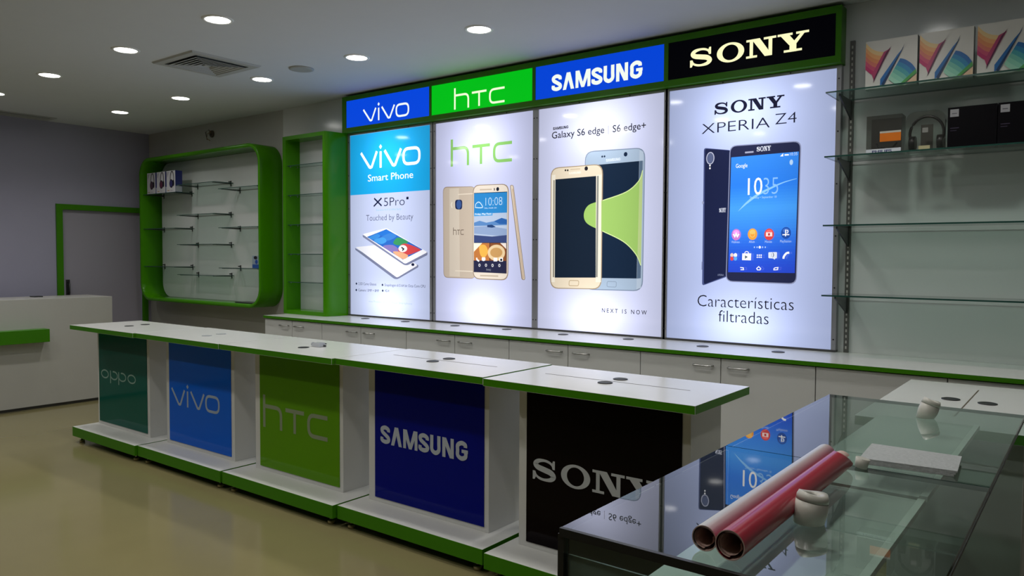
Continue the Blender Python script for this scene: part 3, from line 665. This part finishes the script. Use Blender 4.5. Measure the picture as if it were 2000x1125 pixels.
A.poly(rpoly(ZP(t7, [(890, 190), (1205, 168), (1184, 800), (872, 788)]), .045), lit('8A90B0')); A.poly(rpoly(ZP(t7, [(894, 194), (1200, 173), (1180, 795), (876, 784)]), .04), lit('262A48'))
s4 = [t7(897, 242), t7(1194, 216), t7(1176, 750), t7(883, 746)]
def bil(a, c): 
    tp = Vector(s4[0]).lerp(Vector(s4[1]), a); bt = Vector(s4[3]).lerp(Vector(s4[2]), a); return tuple(tp.lerp(bt, c))
def mixc(a, c, t): return tuple(x+(y-x)*t for x, y in zip(a, c))
rows = [(0, '3A8CF0'), (.25, '2F80EE'), (.45, '49A0F8'), (.62, '3C8AEE'), (.8, '2C62DC'), (1, '2B48CC')]
NR = 40
for i in range(NR):
    c0 = i/NR; c1 = (i+1)/NR; cm = (c0+c1)/2
    for (a, ca), (bb, cb) in zip(rows, rows[1:]):
        if a <= cm <= bb:
            tt = (cm-a)/(bb-a); h = ''.join('%02X' % round(int(ca[k:k+2], 16)*(1-tt)+int(cb[k:k+2], 16)*tt) for k in (0, 2, 4))
    A.mb.face([(q[0], A.y, q[1]) for q in (bil(0, c0), bil(1, c0), bil(1, c1), bil(0, c1))], lit(h, 1.0))
A.up()
A.poly(cat_rom(ZP(S3, [(540, 1015), (640, 900), (780, 790), (960, 700), (1130, 630), (1300, 585)]), 5)+cat_rom(ZP(S3, [(1300, 592), (1130, 645), (970, 722), (800, 812), (650, 922)]), 5), lit('8CC8FF'))
A.text('10', *S3(668, 800), S3(855, 795)[0], WT, h=.108); A.text('35', *S3(868, 795), S3(1060, 782)[0], lit('8CC0FA'), h=.108, thin=-.014); A.text('Thursday • September 18', *S3(692, 850), S3(1040, 840)[0], lit('A8D0FA'), h=.014)
A.text('Google', *S3(515, 452), S3(665, 442)[0], WT, h=.026); A.poly(ell(*S3(1232, 378), .010, .016), lit('B8D8FA')); A.text('10:35', *S3(1215, 292), S3(1310, 286)[0], lit('CFE4FF'), h=.018); A.poly(ZP(S3, [(1088, 302), (1128, 302), (1128, 262)]), WT); A.poly(ZP(S3, [(1146, 275), (1200, 272), (1200, 290), (1146, 293)]), WT)
xa, za = S3(788, 240); logo_sony(A, xa, za, S3(972, 225)[0], .028, lit('DDE2F0')); A.stroke(ZP(S3, [(640, 255), (750, 245)]), .010, lit('A0A4BC'))
for (u, v, c, i2) in ((296, 288, 'C87ACB', 'FFFFFF'), (536, 282, 'F0A040', 'F6C070'), (780, 284, 'D84848', 'FFE4E0'), (1028, 264, '2450A8', 'FFFFFF')):
    cx_, cz_ = S4(u, v); A.poly(ell(cx_, cz_, .029, .035), lit(c)); A.poly(ell(cx_, cz_+.014, .019, .014), lit(''.join('%02X' % min(255, int(c[k:k+2], 16)+35) for k in (0, 2, 4))))
    if u == 296: A.stroke([(cx_-.018, cz_+.004), (cx_-.008, cz_-.012), (cx_, cz_+.006), (cx_+.008, cz_-.012), (cx_+.018, cz_+.004)], .008, WT)
    if u == 536: A.stroke(ell(cx_, cz_, .015, .018, 16), .004, lit(i2), closed=True)
    if u == 780: A.rect(cx_-.019, cz_-.012, cx_+.019, cz_+.012, lit('FFDCD8')); A.rect(cx_-.006, cz_-.007, cx_+.006, cz_+.007, lit('C83A3A'))
    if u == 1028: A.stroke([(cx_-.002, cz_-.02), (cx_-.002, cz_+.02)], .006, WT); A.stroke(ell(cx_+.004, cz_+.008, .008, .009, 10, -PI/2, PI/2), .005, WT); A.stroke([(cx_-.02, cz_-.010), (cx_+.02, cz_-.010)], .006, WT)
for (u, v, s, e) in ((232, 412, 'Walkman', 352), (488, 408, 'Album', 572), (722, 408, 'Movies', 825), (945, 402, 'PlayStation', 1108)): A.text(s, *S4(u, v), S4(e, v-4)[0], lit('B8D0F8'), h=.015)
for u in (570, 610, 690, 730): A.poly(ell(*S4(u, 472), .004, .005, 8), lit('B0CCF8'))
A.poly(ell(*S4(649, 472), .007, .008, 12), WT)
for i, c in enumerate(('E0C8C0', 'F0F0F0', 'E04848', '5CA8F0')): A.poly(ell(*S4(243+(i % 2)*52, 588+(i//2)*50), .011, .013, 12), lit(c))
A.poly(ZP(S4, [(396, 562), (526, 562), (522, 664), (392, 660)]), lit('F4F4F4')); A.stroke(cat_rom(ZP(S4, [(430, 562), (445, 538), (475, 538), (492, 562)]), 4), .005, lit('E8E8F0')); A.poly(ZP(S4, [(435, 590), (478, 614), (435, 642)]), lit('5A6A78'))
for i in range(6): A.poly(ell(*S4(617+(i % 3)*28, 588+(i//3)*30), .004, .005, 8), WT)
A.poly(rpoly(ZP(S4, [(780, 545), (906, 542), (904, 634), (880, 636), (872, 655), (850, 636), (780, 632)]), .006), lit('DDE4F4')); A.text(':)', *S4(820, 604), S4(862, 604)[0], lit('30384C'), h=.024)
A.stroke(cat_rom(ZP(S4, [(1000, 640), (1008, 605), (1045, 560), (1085, 552)]), 4), .012, WT)
A.stroke(ZP(S4, [(370, 768), (415, 772), (418, 800), (375, 800)]), .005, WT); A.stroke(ZP(S4, [(610, 782), (640, 755), (670, 784), (660, 803), (622, 803)]), .005, WT, closed=True); A.stroke(ZP(S4, [(862, 785), (878, 772), (922, 768), (915, 800), (862, 803)]), .005, WT, closed=True)
A.build('printed_phone_front', sh)

# ------------------------------------------------------------------ branded counters
def kiosk(x0, x1, y0, bx0, bx1, gx0, gx1, panel, logo, label, gro, groove=False, grocol=None):
    d = .571; y1 = y0+d; t = thing('display_counter', ((x0+x1)/2, y0+d/2, 0), label, 'counter', 'row of branded display counters')
    b = MB(); b.box(x0, x1, y0, y1, .915, .95, GREEN_E, top=WHITE, bot=WHITE_M)
    top = b.build('counter_top', t, bevel=.0012)
    if groove: MB().box(x0+.14, x1-.16, y0+.305, y0+.309, .9502, .9508, ALUD).build('seam_line', top)
    for gx, gy in gro:
        b = MB(); n = 26; b.rings([[(gx+r*math.cos(2*PI*i/n), gy+r*math.sin(2*PI*i/n), .95+z) for i in range(n)] for r, z in ((.034, .0003), (.034, .003), (.029, .004), (.027, .0025), (.001, .0025))], grocol or DARK, caps=(False, False)); b.build('cable_grommet', top)
    yb = 2.93+(y0-2.735)*.8
    MB().box(bx0, bx1, yb, y1-.06, .125, .915, WHITE_M).build('body', t, bevel=.002)
    pn = MB().box(gx0, gx1, yb-.004, yb-.0003, .152, .905, mat('acrylic_'+panel[0], panel[1], .08, spec=.1)).build('logo_panel', t, label=panel[2])
    A = Art(yb-.0045, .0002); logo(A); A.build('lettering', pn)
    b = MB(); b.box(x0+.005, x1-.004, y0+.004, y1, .05, .125, GREEN_E, top=WHITE_M); b.build('base', t, bevel=.0012)
    for fx in (x0+.07, x1-.07):
        for fy in (y0+.05, y1-.06):
            b = MB(); b.cyl((fx, fy, .0005), (fx, fy, .018), .02, mat('brass_foot', (.35, .28, .12), .4)); b.cyl((fx, fy, .018), (fx, fy, .0498), .009, STEEL); b.build('foot', t)
LT = lambda c, r=.3: mat('letter_'+c, c, r)
kiosk(-6.575, -5.545, 2.715, -6.545, -5.70, -6.515, -5.735, ('teal', (.006, .095, .07), 'dark teal panel'), lambda A: logo_oppo(A, -6.475, .513, -5.903, .068, LT('7C9C92')),
      'white counter with dark teal panel, leftmost and farthest of the row', [(-6.115, 2.967), (-6.15, 3.115)])
kiosk(-5.540, -4.462, 2.731, -5.475, -4.595, -5.43, -4.632, ('blue', (.004, .11, .62), 'bright blue panel'), lambda A: logo_vivo(A, -5.40, .422, -4.765, .122, LT('98A8BC')),
      'white counter with bright blue panel, second from the left', [(-4.97, 2.954), (-5.003, 3.085)], grocol=mat('pale_grommet', (.30, .32, .33), .4))
kiosk(-4.452, -3.352, 2.735, -4.36, -3.49, -4.305, -3.52, ('lime', (.10, .27, .006), 'leaf green panel'), lambda A: logo_htc(A, -4.268, .410, -3.622, .148, LT('828E72'), .17),
      'white counter with leaf green panel, in the middle of the row', [(-3.883, 2.952), (-3.955, 3.146)])
kiosk(-3.346, -2.285, 2.757, -3.287, -2.402, -3.232, -2.431, ('navy', (.001, .005, .19), 'dark royal blue panel'), lambda A: logo_samsung(A, -3.186, .466, -2.535, .104, LT('B0B8C4')),
      'white counter with dark royal blue panel, beside the black one', [(-2.841, 3.003), (-2.843, 3.136)], True)
kiosk(-2.263, -1.211, 2.731, -2.197, -1.315, -2.15, -1.352, ('black', (.003, .001, .002), 'glossy black panel'), lambda A: logo_sony(A, -2.112, .463, -1.445, .102, LT('B4B8BC')),
      'white counter with black panel, rightmost and nearest of the row', [(-1.755, 2.98), (-1.752, 3.114)], True)
# side counter by the glass case
x0, x1, y0, y1 = -.69, -.12, 2.94, 3.985
t = thing('display_counter', ((x0+x1)/2, (y0+y1)/2, 0), 'white counter turned sideways behind the far end of the glass case', 'counter')
top = MB().box(x0, x1, y0, y1, .915, .95, GREEN_E, top=WHITE, bot=WHITE_M).build('counter_top', t, bevel=.0012)
MB().box(-.4035, -.3985, y0+.2, y1-.15, .9502, .9508, mat('seam_brown', (.10, .08, .05), .6)).build('seam_line', top)
for gx, gy in ((-.463, 3.517), (-.334, 3.497)):
    b = MB(); n = 26; b.rings([[(gx+r*math.cos(2*PI*i/n), gy+r*math.sin(2*PI*i/n), .95+z) for i in range(n)] for r, z in ((.034, .0003), (.034, .003), (.029, .004), (.027, .0025), (.001, .0025))], DARK, caps=(False, False)); b.build('cable_grommet', top)
MB().box(x0+.1, x1-.06, y0+.09, y1-.09, .125, .915, WHITE_M).build('body', t, bevel=.002)
MB().box(x0, x1, y0, y1, .05, .125, GREEN_E, top=WHITE_M).build('base', t)
for fx in (x0+.06, x1-.06):
    for fy in (y0+.07, y1-.07): MB().cyl((fx, fy, .0005), (fx, fy, .0498), .02, mat('brass_foot', 0)).build('foot', t)

# things on the counters
t = thing('security_clip', (-3.93, 3.09, .95), 'small clear plastic device beside the black hole on the middle counter top', 'device')
p = at(622, 677, 2, .95)
CLR = mat('clear_grey_plastic', (.42, .44, .47), .1)
b = MB(); b.rings([[(p.x-.035, p.y-.03, .9512), (p.x+.04, p.y-.03, .9512), (p.x+.04, p.y+.03, .9512), (p.x-.035, p.y+.03, .9512)], [(p.x-.028, p.y-.02, .975), (p.x+.035, p.y-.02, .978), (p.x+.035, p.y+.02, .978), (p.x-.028, p.y+.02, .975)]], CLR, smooth=False); b.build('housing', t, bevel=.003)
b = MB(); b.cyl((p.x-.046, p.y-.01, .965), (p.x-.036, p.y-.01, .965), .012, CLR, n=14); b.build('lens', t)
b = MB(); b.tube([(p.x+.041, p.y+.01, .958), (p.x+.055, p.y+.012, .957)], .006, BLACK); b.build('plug', t, label='black plug')

# reception desk at the far left
t = thing('reception_desk', (-8.5, 2.6, 0), 'tall white reception desk with a green ledge at the left edge', 'desk')
b = MB(); b.box(-8.82, -8.25, .6, 3.83, .03, 1.08, mat('desk_white', (.50, .49, .46), .35, noise=.05)); b.build('desk_body', t, bevel=.002)
MB().box(-8.80, -8.28, .62, 3.81, .0005, .0298, ALUD).build('plinth', t)
MB().box(-8.2498, -8.12, .6, 3.17, .665, .79, GREEN_E).build('ledge', t, bevel=.002, label='green ledge')
b = MB(); b.box(-8.72, -8.60, 3.22, 3.30, 1.0805, 1.09, BLACK); b.build('pen_tray', label='small dark flat object lying on top of the white reception desk', cat='tray')

# ------------------------------------------------------------------ shelves on the right wall
SX = -1.14; yw = YB-.013
t = thing('shelf_upright', (SX, yw, CZ+.001), 'dark slotted metal upright carrying the glass wall shelves', 'shelf upright')
b = MB(); b.box(SX-.0125, SX+.0125, yw-.016, yw-.0005, CZ+.001, 2.74, mat('upright_metal', (.12, .12, .11), .4, metal=.5)); b.build('channel', t)
b = MB(); SL = mat('slot_light', (.45, .44, .40), .4)
for k in range(54): b.box(SX-.004, SX+.004, yw-.0166, yw-.0161, 1.0+k*.032, 1.016+k*.032, SL)
b.build('slots', t, kind='stuff')
for z, lb in ((2.412, 'topmost glass wall shelf, carrying the colourful tablet boxes'), (2.068, 'second glass wall shelf, carrying the dark headphone boxes'), (1.698, 'third glass wall shelf from the top, empty'), (1.318, 'lowest glass wall shelf, empty, above the worktop')):
    t = thing('glass_shelf', (-.4, 4.5, z), lb, 'shelf', 'glass shelves on the right wall')
    b = MB(); glass_box(b, -1.20, .55, 4.33, yw-.02, z-.008, z); b.build('glass_pane', t)
    for sx in (SX, .40):
        b = MB(); y_ = yw-.0168
        b.rings([[(sx-.004, y_, z-.115), (sx-.004, y_, z-.0085), (sx-.004, 4.375, z-.0085), (sx-.004, 4.375, z-.02)], [(sx+.004, y_, z-.115), (sx+.004, y_, z-.0085), (sx+.004, 4.375, z-.0085), (sx+.004, 4.375, z-.02)]], BLACK, smooth=False); b.build('bracket', t)
# tablet boxes
def tablet_box(x0, x1, lb):
    z0, z1, y0, y1 = 2.4125, 2.662, 4.40, 4.455
    t = thing('tablet_box', ((x0+x1)/2, y0, z0), lb, 'box', 'tablet boxes on the top glass shelf')
    MB().box(x0, x1, y0, y1, z0, z1, INK('D4D2CC'), side=INK('8A8A88')).build('carton', t)
    A = Art(y0-.0005); W = x1-x0; H = z1-z0; q = lambda pts: [(x0+a*W, z0+c*H) for a, c in pts]
    def grad(L_, R_, cols, n=6):
        for i in range(n):
            a, c = i/n, (i+1)/n; f = lambda P, t: tuple(P[0][k]+(P[1][k]-P[0][k])*t for k in (0, 1))
            A.mb.face([(p[0], A.y, p[1]) for p in q([f(L_, a), f(R_, a), f(R_, c), f(L_, c)])], INK(cols[i]))
        A.up()
    # orange-to-crimson sheet curling in from the left edge
    edge = [(.0, .98), (.10, .86), (.22, .78), (.36, .74)]
    cols = ['E8C890', 'E8A870', 'E09060', 'D87868', 'C85070', 'B83068']
    lo = [(.0, .42), (.08, .34), (.13, .30), (.16, .28)]
    ee = cat_rom(edge, 4); ll = cat_rom(lo, 4)
    for i in range(6):
        a, c = i/6, (i+1)/6; L1 = [(e[0]+(l[0]-e[0])*a, e[1]+(l[1]-e[1])*a) for e, l in zip(ee, ll)]; L2 = [(e[0]+(l[0]-e[0])*c, e[1]+(l[1]-e[1])*c) for e, l in zip(ee, ll)]
        A.poly(q(L1+L2[::-1]), INK(cols[i]))
    A.poly(q([(.36, .74), (.49, .80), (.17, .18), (.13, .30)]), INK('B0406A')); A.poly(q([(.40, .72), (.50, .84), (.42, .68), (.16, .12), (.17, .2)]), INK('5A2048'))
    # blue tablet edge and teal sheet
    A.poly(q([(.62, .64), (.74, .78), (.40, .14), (.30, .04), (.30, .18)]), INK('2468A8')); A.poly(q([(.68, .68), (.76, .86), (.72, .74), (.36, .02), (.33, .08)]), INK('14365E'))
    top = cat_rom([(.68, .56), (.78, .52), (.90, .42), (.98, .30)], 4); bot = cat_rom([(.46, .17), (.52, .10), (.60, .04), (.66, .01)], 4); cols = ['2868A8', '2C84B0', '48A0A8', '70B8A8', '86C8B0', '9AD0B8']
    for i in range(6):
        a, c = i/6, (i+1)/6; L1 = [(e[0]+(l[0]-e[0])*a, e[1]+(l[1]-e[1])*a) for e, l in zip(top, bot)]; L2 = [(e[0]+(l[0]-e[0])*c, e[1]+(l[1]-e[1])*c) for e, l in zip(top, bot)]
        A.poly(q(L1+L2[::-1]), INK(cols[i]))
    A.poly(q([(.98, .30), (1.0, .22), (.72, .0), (.66, .01)]), INK('4C9A50')); A.poly(q([(1.0, .2), (1.0, .02), (.78, .02)]), INK('D8B898'))
    A.build('cover_picture', t)
tablet_box(-1.018, -.772, 'white tablet box with rainbow folded sheets, leftmost on the top glass shelf')
tablet_box(-.762, -.524, 'white tablet box with rainbow folded sheets, middle one on the top glass shelf')
tablet_box(-.508, -.262, 'white tablet box with rainbow folded sheets, cut by the right edge of the photo')
# headphone packs
z = 2.0685
t = thing('headphone_pack', (-.918, 4.42, z), 'grey clear pack with orange sticker and white foot on the second glass shelf', 'box')
CP = glass('clear_pack', (.55, .55, .53), 1.0, .10, (.25, .25, .24))
x0, x1 = -1.006, -.836
MB().box(x0, x1, 4.40, 4.50, z, z+.2, CP).build('clear_case', t); MB().box(x0+.003, x1-.003, 4.4975, 4.4985, z+.003, z+.197, INK('5C5C58')).build('back_card', t)
A = Art(4.3995); A.rect(x0, z, x1-.002, z+.026, INK('D8DCE4')); A.text('PHILIPS', x0+.03, z+.006, x0+.125, INK('101F6A'), h=.014, thin=.022); A.build('white_foot_label', t, label='white foot label with blue letters')
A = Art(4.3992); A.rect(x0+.066, z+.062, x1-.003, z+.106, INK('E07818')); A.rect(x0+.066, z+.106, x1-.003, z+.116, INK('C8C4B8')); A.build('orange_sticker', t, label='orange sticker')
b = MB(); b.tube([(x0+.04, 4.45, z+.06), (x0+.055, 4.45, z+.035), (x0+.085, 4.45, z+.03)], .006, BLACK); b.tube([(x1-.03, 4.45, z+.06), (x1-.05, 4.45, z+.035), (x0+.085, 4.45, z+.03)], .006, BLACK); b.build('earphone', t)
t = thing('headphone_pack', (-.725, 4.42, z), 'clear blister pack with black over-ear headphones on the second glass shelf', 'box')
x0, x1 = -.818, -.638; CB = glass('clear_blister', (.80, .80, .78), 1.6, .03, (.3, .3, .3)); xc = (x0+x1)/2
b = MB(); b.prism_xz(rpoly([(x0, z), (x1, z), (x1, z+.20), (x0, z+.20)], [0, 0, .05, .05]), 4.40, 4.50, CB); b.build('clear_blister', t)
b = MB(); b.tube([(xc+.078*math.cos(a), 4.45, z+.095+.085*math.sin(a)) for a in [math.radians(-20+220*i/20) for i in range(21)]], .007, BLACK); b.build('headband', t)
for sx in (-.066, .066):
    b = MB(); b.cyl((xc+sx-.016*(1 if sx > 0 else -1), 4.45, z+.045), (xc+sx+.012*(1 if sx > 0 else -1), 4.45, z+.045), .038, BLACK, n=24); b.build('ear_cup', t)
MB().box(xc-.028, xc+.028, 4.455, 4.46, z+.002, z+.14, INK('55544F')).build('card', t)
A = Art(4.3993); A.rect(xc-.028, z+.002, xc+.024, z+.026, INK('B8B088')); A.rect(xc-.012, z+.092, xc+.014, z+.116, INK('8C8C88')); A.build('price_stickers', t)
for k, (x0, x1) in enumerate(((-.628, -.418), (-.414, -.2))):
    t = thing('headphone_box', ((x0+x1)/2, 4.42, z), ['black headphone box with white sticker, beside the clear blister pack', 'black headphone box with white sticker, at the right edge of the photo'][k], 'box', 'black headphone boxes on the second glass shelf')
    MB().box(x0, x1, 4.405, 4.50, z, z+.205, mat('black_carton', (.002, .0015, .003), .45, spec=.12)).build('carton', t)
    A = Art(4.4045); A.rect(x0+.010, z+.158, x0+.048, z+.195, INK('9C9CA0')); A.rect(x0+.018, z+.172, x0+.040, z+.176, INK('5A5A60')); A.build('white_sticker', t, label='white sticker')
    A = Art(4.4045); A.rect(x0+.012, z+.10, x0+.05, z+.104, INK('3A3048')); A.rect(x0+.012, z+.088, x0+.04, z+.091, INK('3A3048')); A.build('small_print', t)

# ------------------------------------------------------------------ glass cases
G = 1.053
def glass_case(y0, y1, label, near):
    x0, x1 = -.72, -.165
    t = thing('glass_case', ((x0+x1)/2, (y0+y1)/2, 0), label, 'display case', 'glass display cases')
    b = MB(); b.box(x0, x1, y0+.001, y1-.001, G-.010, G, GLASS_EDGE, top=GLASS_TOP, bot=GLASS_TOP); b.build('glass_top', t)
    MB().box(x0+.002, x0+.008, y0+.012, y1-.003, .16, G-.0105, mat('smoked_panel', (.012, .014, .02), .3)).build('front_panel', t, label='dark front panel')
    MB().box(x0, x1, y0+.002, y1-.002, .08, .155, BLACK).build('plinth', t)
    MB().box(x0+.01, x1-.005, y0+.012, y1-.004, .156, .162, mat('case_floor', (.03, .03, .032), .5)).build('case_floor', t)
    MB().box(-.562, -.295, y0+.014, y1-.008, .998, 1.004, mat('frosted_shelf', (.60, .65, .62), .25)).build('inner_shelf', t, label='frosted white inner shelf')
    MB().box(-.2925, -.278, y0+.014, y1-.008, .996, 1.008, mat('rail', (.74, .80, .76), .3)).build('rail', t)
    if near:
        b = MB(); b.box(x0-.004, x0+.008, y0-.006, y0+.008, .0005, G-.0105, BLACK); b.build('corner_post', t)
        b = MB(); b.box(x0, x1, y0-.008, y0+.0005, G-.014, G+.0005, BLACK); b.build('black_edge_trim', t)
        b = MB(); b.box(x0+.0085, x1, y0+.001, y0+.007, .16, G-.0145, GLASS_SIDE); b.build('end_pane', t)
        b = MB(); b.box(x0+.009, x1-.02, y0+.0075, y0+.0115, .16, 1.005, mat('end_board', (.22, .25, .23), .25)); b.build('end_board', t)
    else:
        b = MB(); b.box(x0+.0085, x1, y1-.007, y1-.001, .163, G-.0105, GLASS_SIDE); b.build('end_pane', t)
        b = MB(); b.box(x0-.001, x0+.008, y1-.01, y1-.0005, .0805, G-.0105, ALUD); b.build('corner_post', t)
    b = MB(); b.box(x1-.004, x1+.001, y0+.002, y1-.002, G-.016, G-.0105, ALUD); b.build('side_rail', t)
    for fx in (x0+.05, x1-.05):
        for fy in (y0+.06, y1-.06): MB().cyl((fx, fy, .0005), (fx, fy, .0798), .018, BLACK).build('foot', t)
    return t
glass_case(1.082, 1.807, 'glass topped display case in the foreground with the paper rolls on it', True)
glass_case(1.809, 2.722, 'glass topped display case behind the near one, with a white knob on it', False)

# poster rolls
def paper_roll(x, y0, y1, r, m, inner, label, name='paper_roll', tear=False):
    t = thing(name, (x, (y0+y1)/2, G), label, 'paper roll', 'rolled posters on the glass case')
    n = 36; turns = []; z = G+r+.0008
    def sheet(b, rr, ya, yb, mo, a0=-PI/2, a1=1.5*PI, spiral=0, ragged=False):
        A1 = []; A2 = []
        for i in range(n+1):
            f = i/n; a = a0+(a1-a0)*f; q = rr-spiral*f; yy = yb
            if ragged: yy = yb-.05*max(0, math.sin(a*1.0+.4))*(1 if .15 < f < .6 else .15)
            A1.append((x+q*math.cos(a), ya, z+q*math.sin(a))); A2.append((x+q*math.cos(a), yy, z+q*math.sin(a)))
        b.rings([A1, A2], mo, close=False, caps=(False, False))
    b = MB(); sheet(b, r, y0, y1, m, ragged=tear); sheet(b, r-.0012, y0, y1-.002, inner, spiral=.004, ragged=tear)
    A1 = []; 
    ro = [(x+r*math.cos(2*PI*i/n), y0, z+r*math.sin(2*PI*i/n)) for i in range(n)]; ri = [(x+(r-.0016)*math.cos(2*PI*i/n), y0, z+(r-.0016)*math.sin(2*PI*i/n)) for i in range(n)]
    b.rings([ro, ri], inner, caps=(False, False), smooth=False)
    b.build('outer_sheet', t, fix=False)
    b = MB(); sheet(b, r-.004, y0+.004, y1-.01, inner, a0=.6, a1=.6+1.9*PI, spiral=.004); b.build('inner_turns', t, fix=False)
    return t
PW = mat('paper_white', (.62, .60, .57), .3); PR = mat('paper_red', (.42, .008, .035), .28, coat=.2); PI_ = mat('paper_inside', (.60, .42, .36), .55)
# the white roll is printed pink-red along the side that faces the red roll
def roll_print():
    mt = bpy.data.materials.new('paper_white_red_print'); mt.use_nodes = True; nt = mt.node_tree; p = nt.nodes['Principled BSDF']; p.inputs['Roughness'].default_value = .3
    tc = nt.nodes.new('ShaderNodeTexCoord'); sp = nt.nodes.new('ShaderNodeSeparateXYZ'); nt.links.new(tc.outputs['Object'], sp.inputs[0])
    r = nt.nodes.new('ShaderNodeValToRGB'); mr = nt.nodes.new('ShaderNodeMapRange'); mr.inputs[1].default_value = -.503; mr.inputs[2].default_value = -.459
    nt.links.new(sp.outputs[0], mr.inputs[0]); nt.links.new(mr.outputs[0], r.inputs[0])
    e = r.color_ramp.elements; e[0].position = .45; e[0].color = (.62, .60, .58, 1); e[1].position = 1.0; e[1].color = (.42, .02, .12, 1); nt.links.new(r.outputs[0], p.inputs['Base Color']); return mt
paper_roll(-.482, 1.128, 1.80, .0205, roll_print(), PI_, 'white paper roll printed red on one side, left of the red roll on the glass')
paper_roll(-.436, 1.117, 1.765, .0235, PR, PI_, 'glossy red paper roll with a torn far end on the glass case', tear=True)
# styrofoam sheets
t = thing('foam_sheet', (-.335, 1.92, G), 'stack of thin white speckled foam sheets lying across the glass top', 'sheet')
FO = mat('foam', (.50, .52, .52), .7, noise=.35, nscale=140, bump=.3)
q = [at(1697, 876, 2, G), at(1872, 902, 2, G), at(1863, 932, 2, G), at(1672, 905, 2, G)]
for k in range(3):
    dx = k*.003; b = MB(); P_ = [(p.x+dx, p.y+dx*.6) for p in q]; b.prism_xy(P_, G+.0008+k*.0042, G+.0046+k*.0042, FO); b.build('foam_layer', t)
# plastic caps
CAPM = mat('cap_white', (.58, .56, .50), .35)
def cap_holder(x, y, r, h, tilt, rz, label):
    t = thing('plastic_knob', (x, y, G), label, 'knob', 'white plastic knobs on the glass cases')
    n = 32; b = MB(); ax = Vector((math.sin(tilt)*math.cos(rz), math.sin(tilt)*math.sin(rz), math.cos(tilt)))
    e = ax.cross(Vector((0, 1, 0))).normalized(); f = ax.cross(e)
    base = Vector((x, y, G+.001))
    def ring(rr, hh, wav=0): return [base+Vector((0, 0, 0))+(ax*hh if hh > 0 else Vector())+((e*math.cos(2*PI*i/n)+f*math.sin(2*PI*i/n)) if hh > 0 else (Vector((1, 0, 0))*math.dist((0,), (0,)) + Vector((e.x, e.y, 0)).normalized()*math.cos(2*PI*i/n)+Vector((f.x, f.y, 0)).normalized()*math.sin(2*PI*i/n)))*rr+Vector((0, 0, wav*math.sin(4*PI*i/n))) for i in range(n)]
    b.rings([ring(r*.92, 0), ring(r, h*.35), ring(r*.98, h*.72)], CAPM, caps=(True, True)); b.build('body', t)
    b = MB(); b.rings([ring(r*.97, h*.735), ring(r*.97, h*.86, .001), ring(r*.86, h*1.0, .002), ring(r*.42, h*.975), ring(r*.36, h*.90)], CAPM, caps=(True, False)); b.build('lid', t)
    b = MB(); b.rings([ring(r*.355, h*.905), ring(r*.355, h*.91)], DARK); b.build('centre_hole', t, label='dark centre hole')
    return t
cap_holder(-.392, 1.368, .028, .052, .16, .9, 'white plastic knob standing beside the red paper roll on the near glass case')
cap_holder(-.392, 2.49, .026, .055, .35, .5, 'tilted white plastic knob on the far glass case near its end')
b = MB(); p = at(1681, 914, 2, G); b.cyl((p.x, p.y, G+.0008), (p.x+.004, p.y+.002, G+.022), .013, CAPM, r1=.015, n=20); b.build('small_knob', label='tiny white round knob at the far end of the red roll', cat='knob')
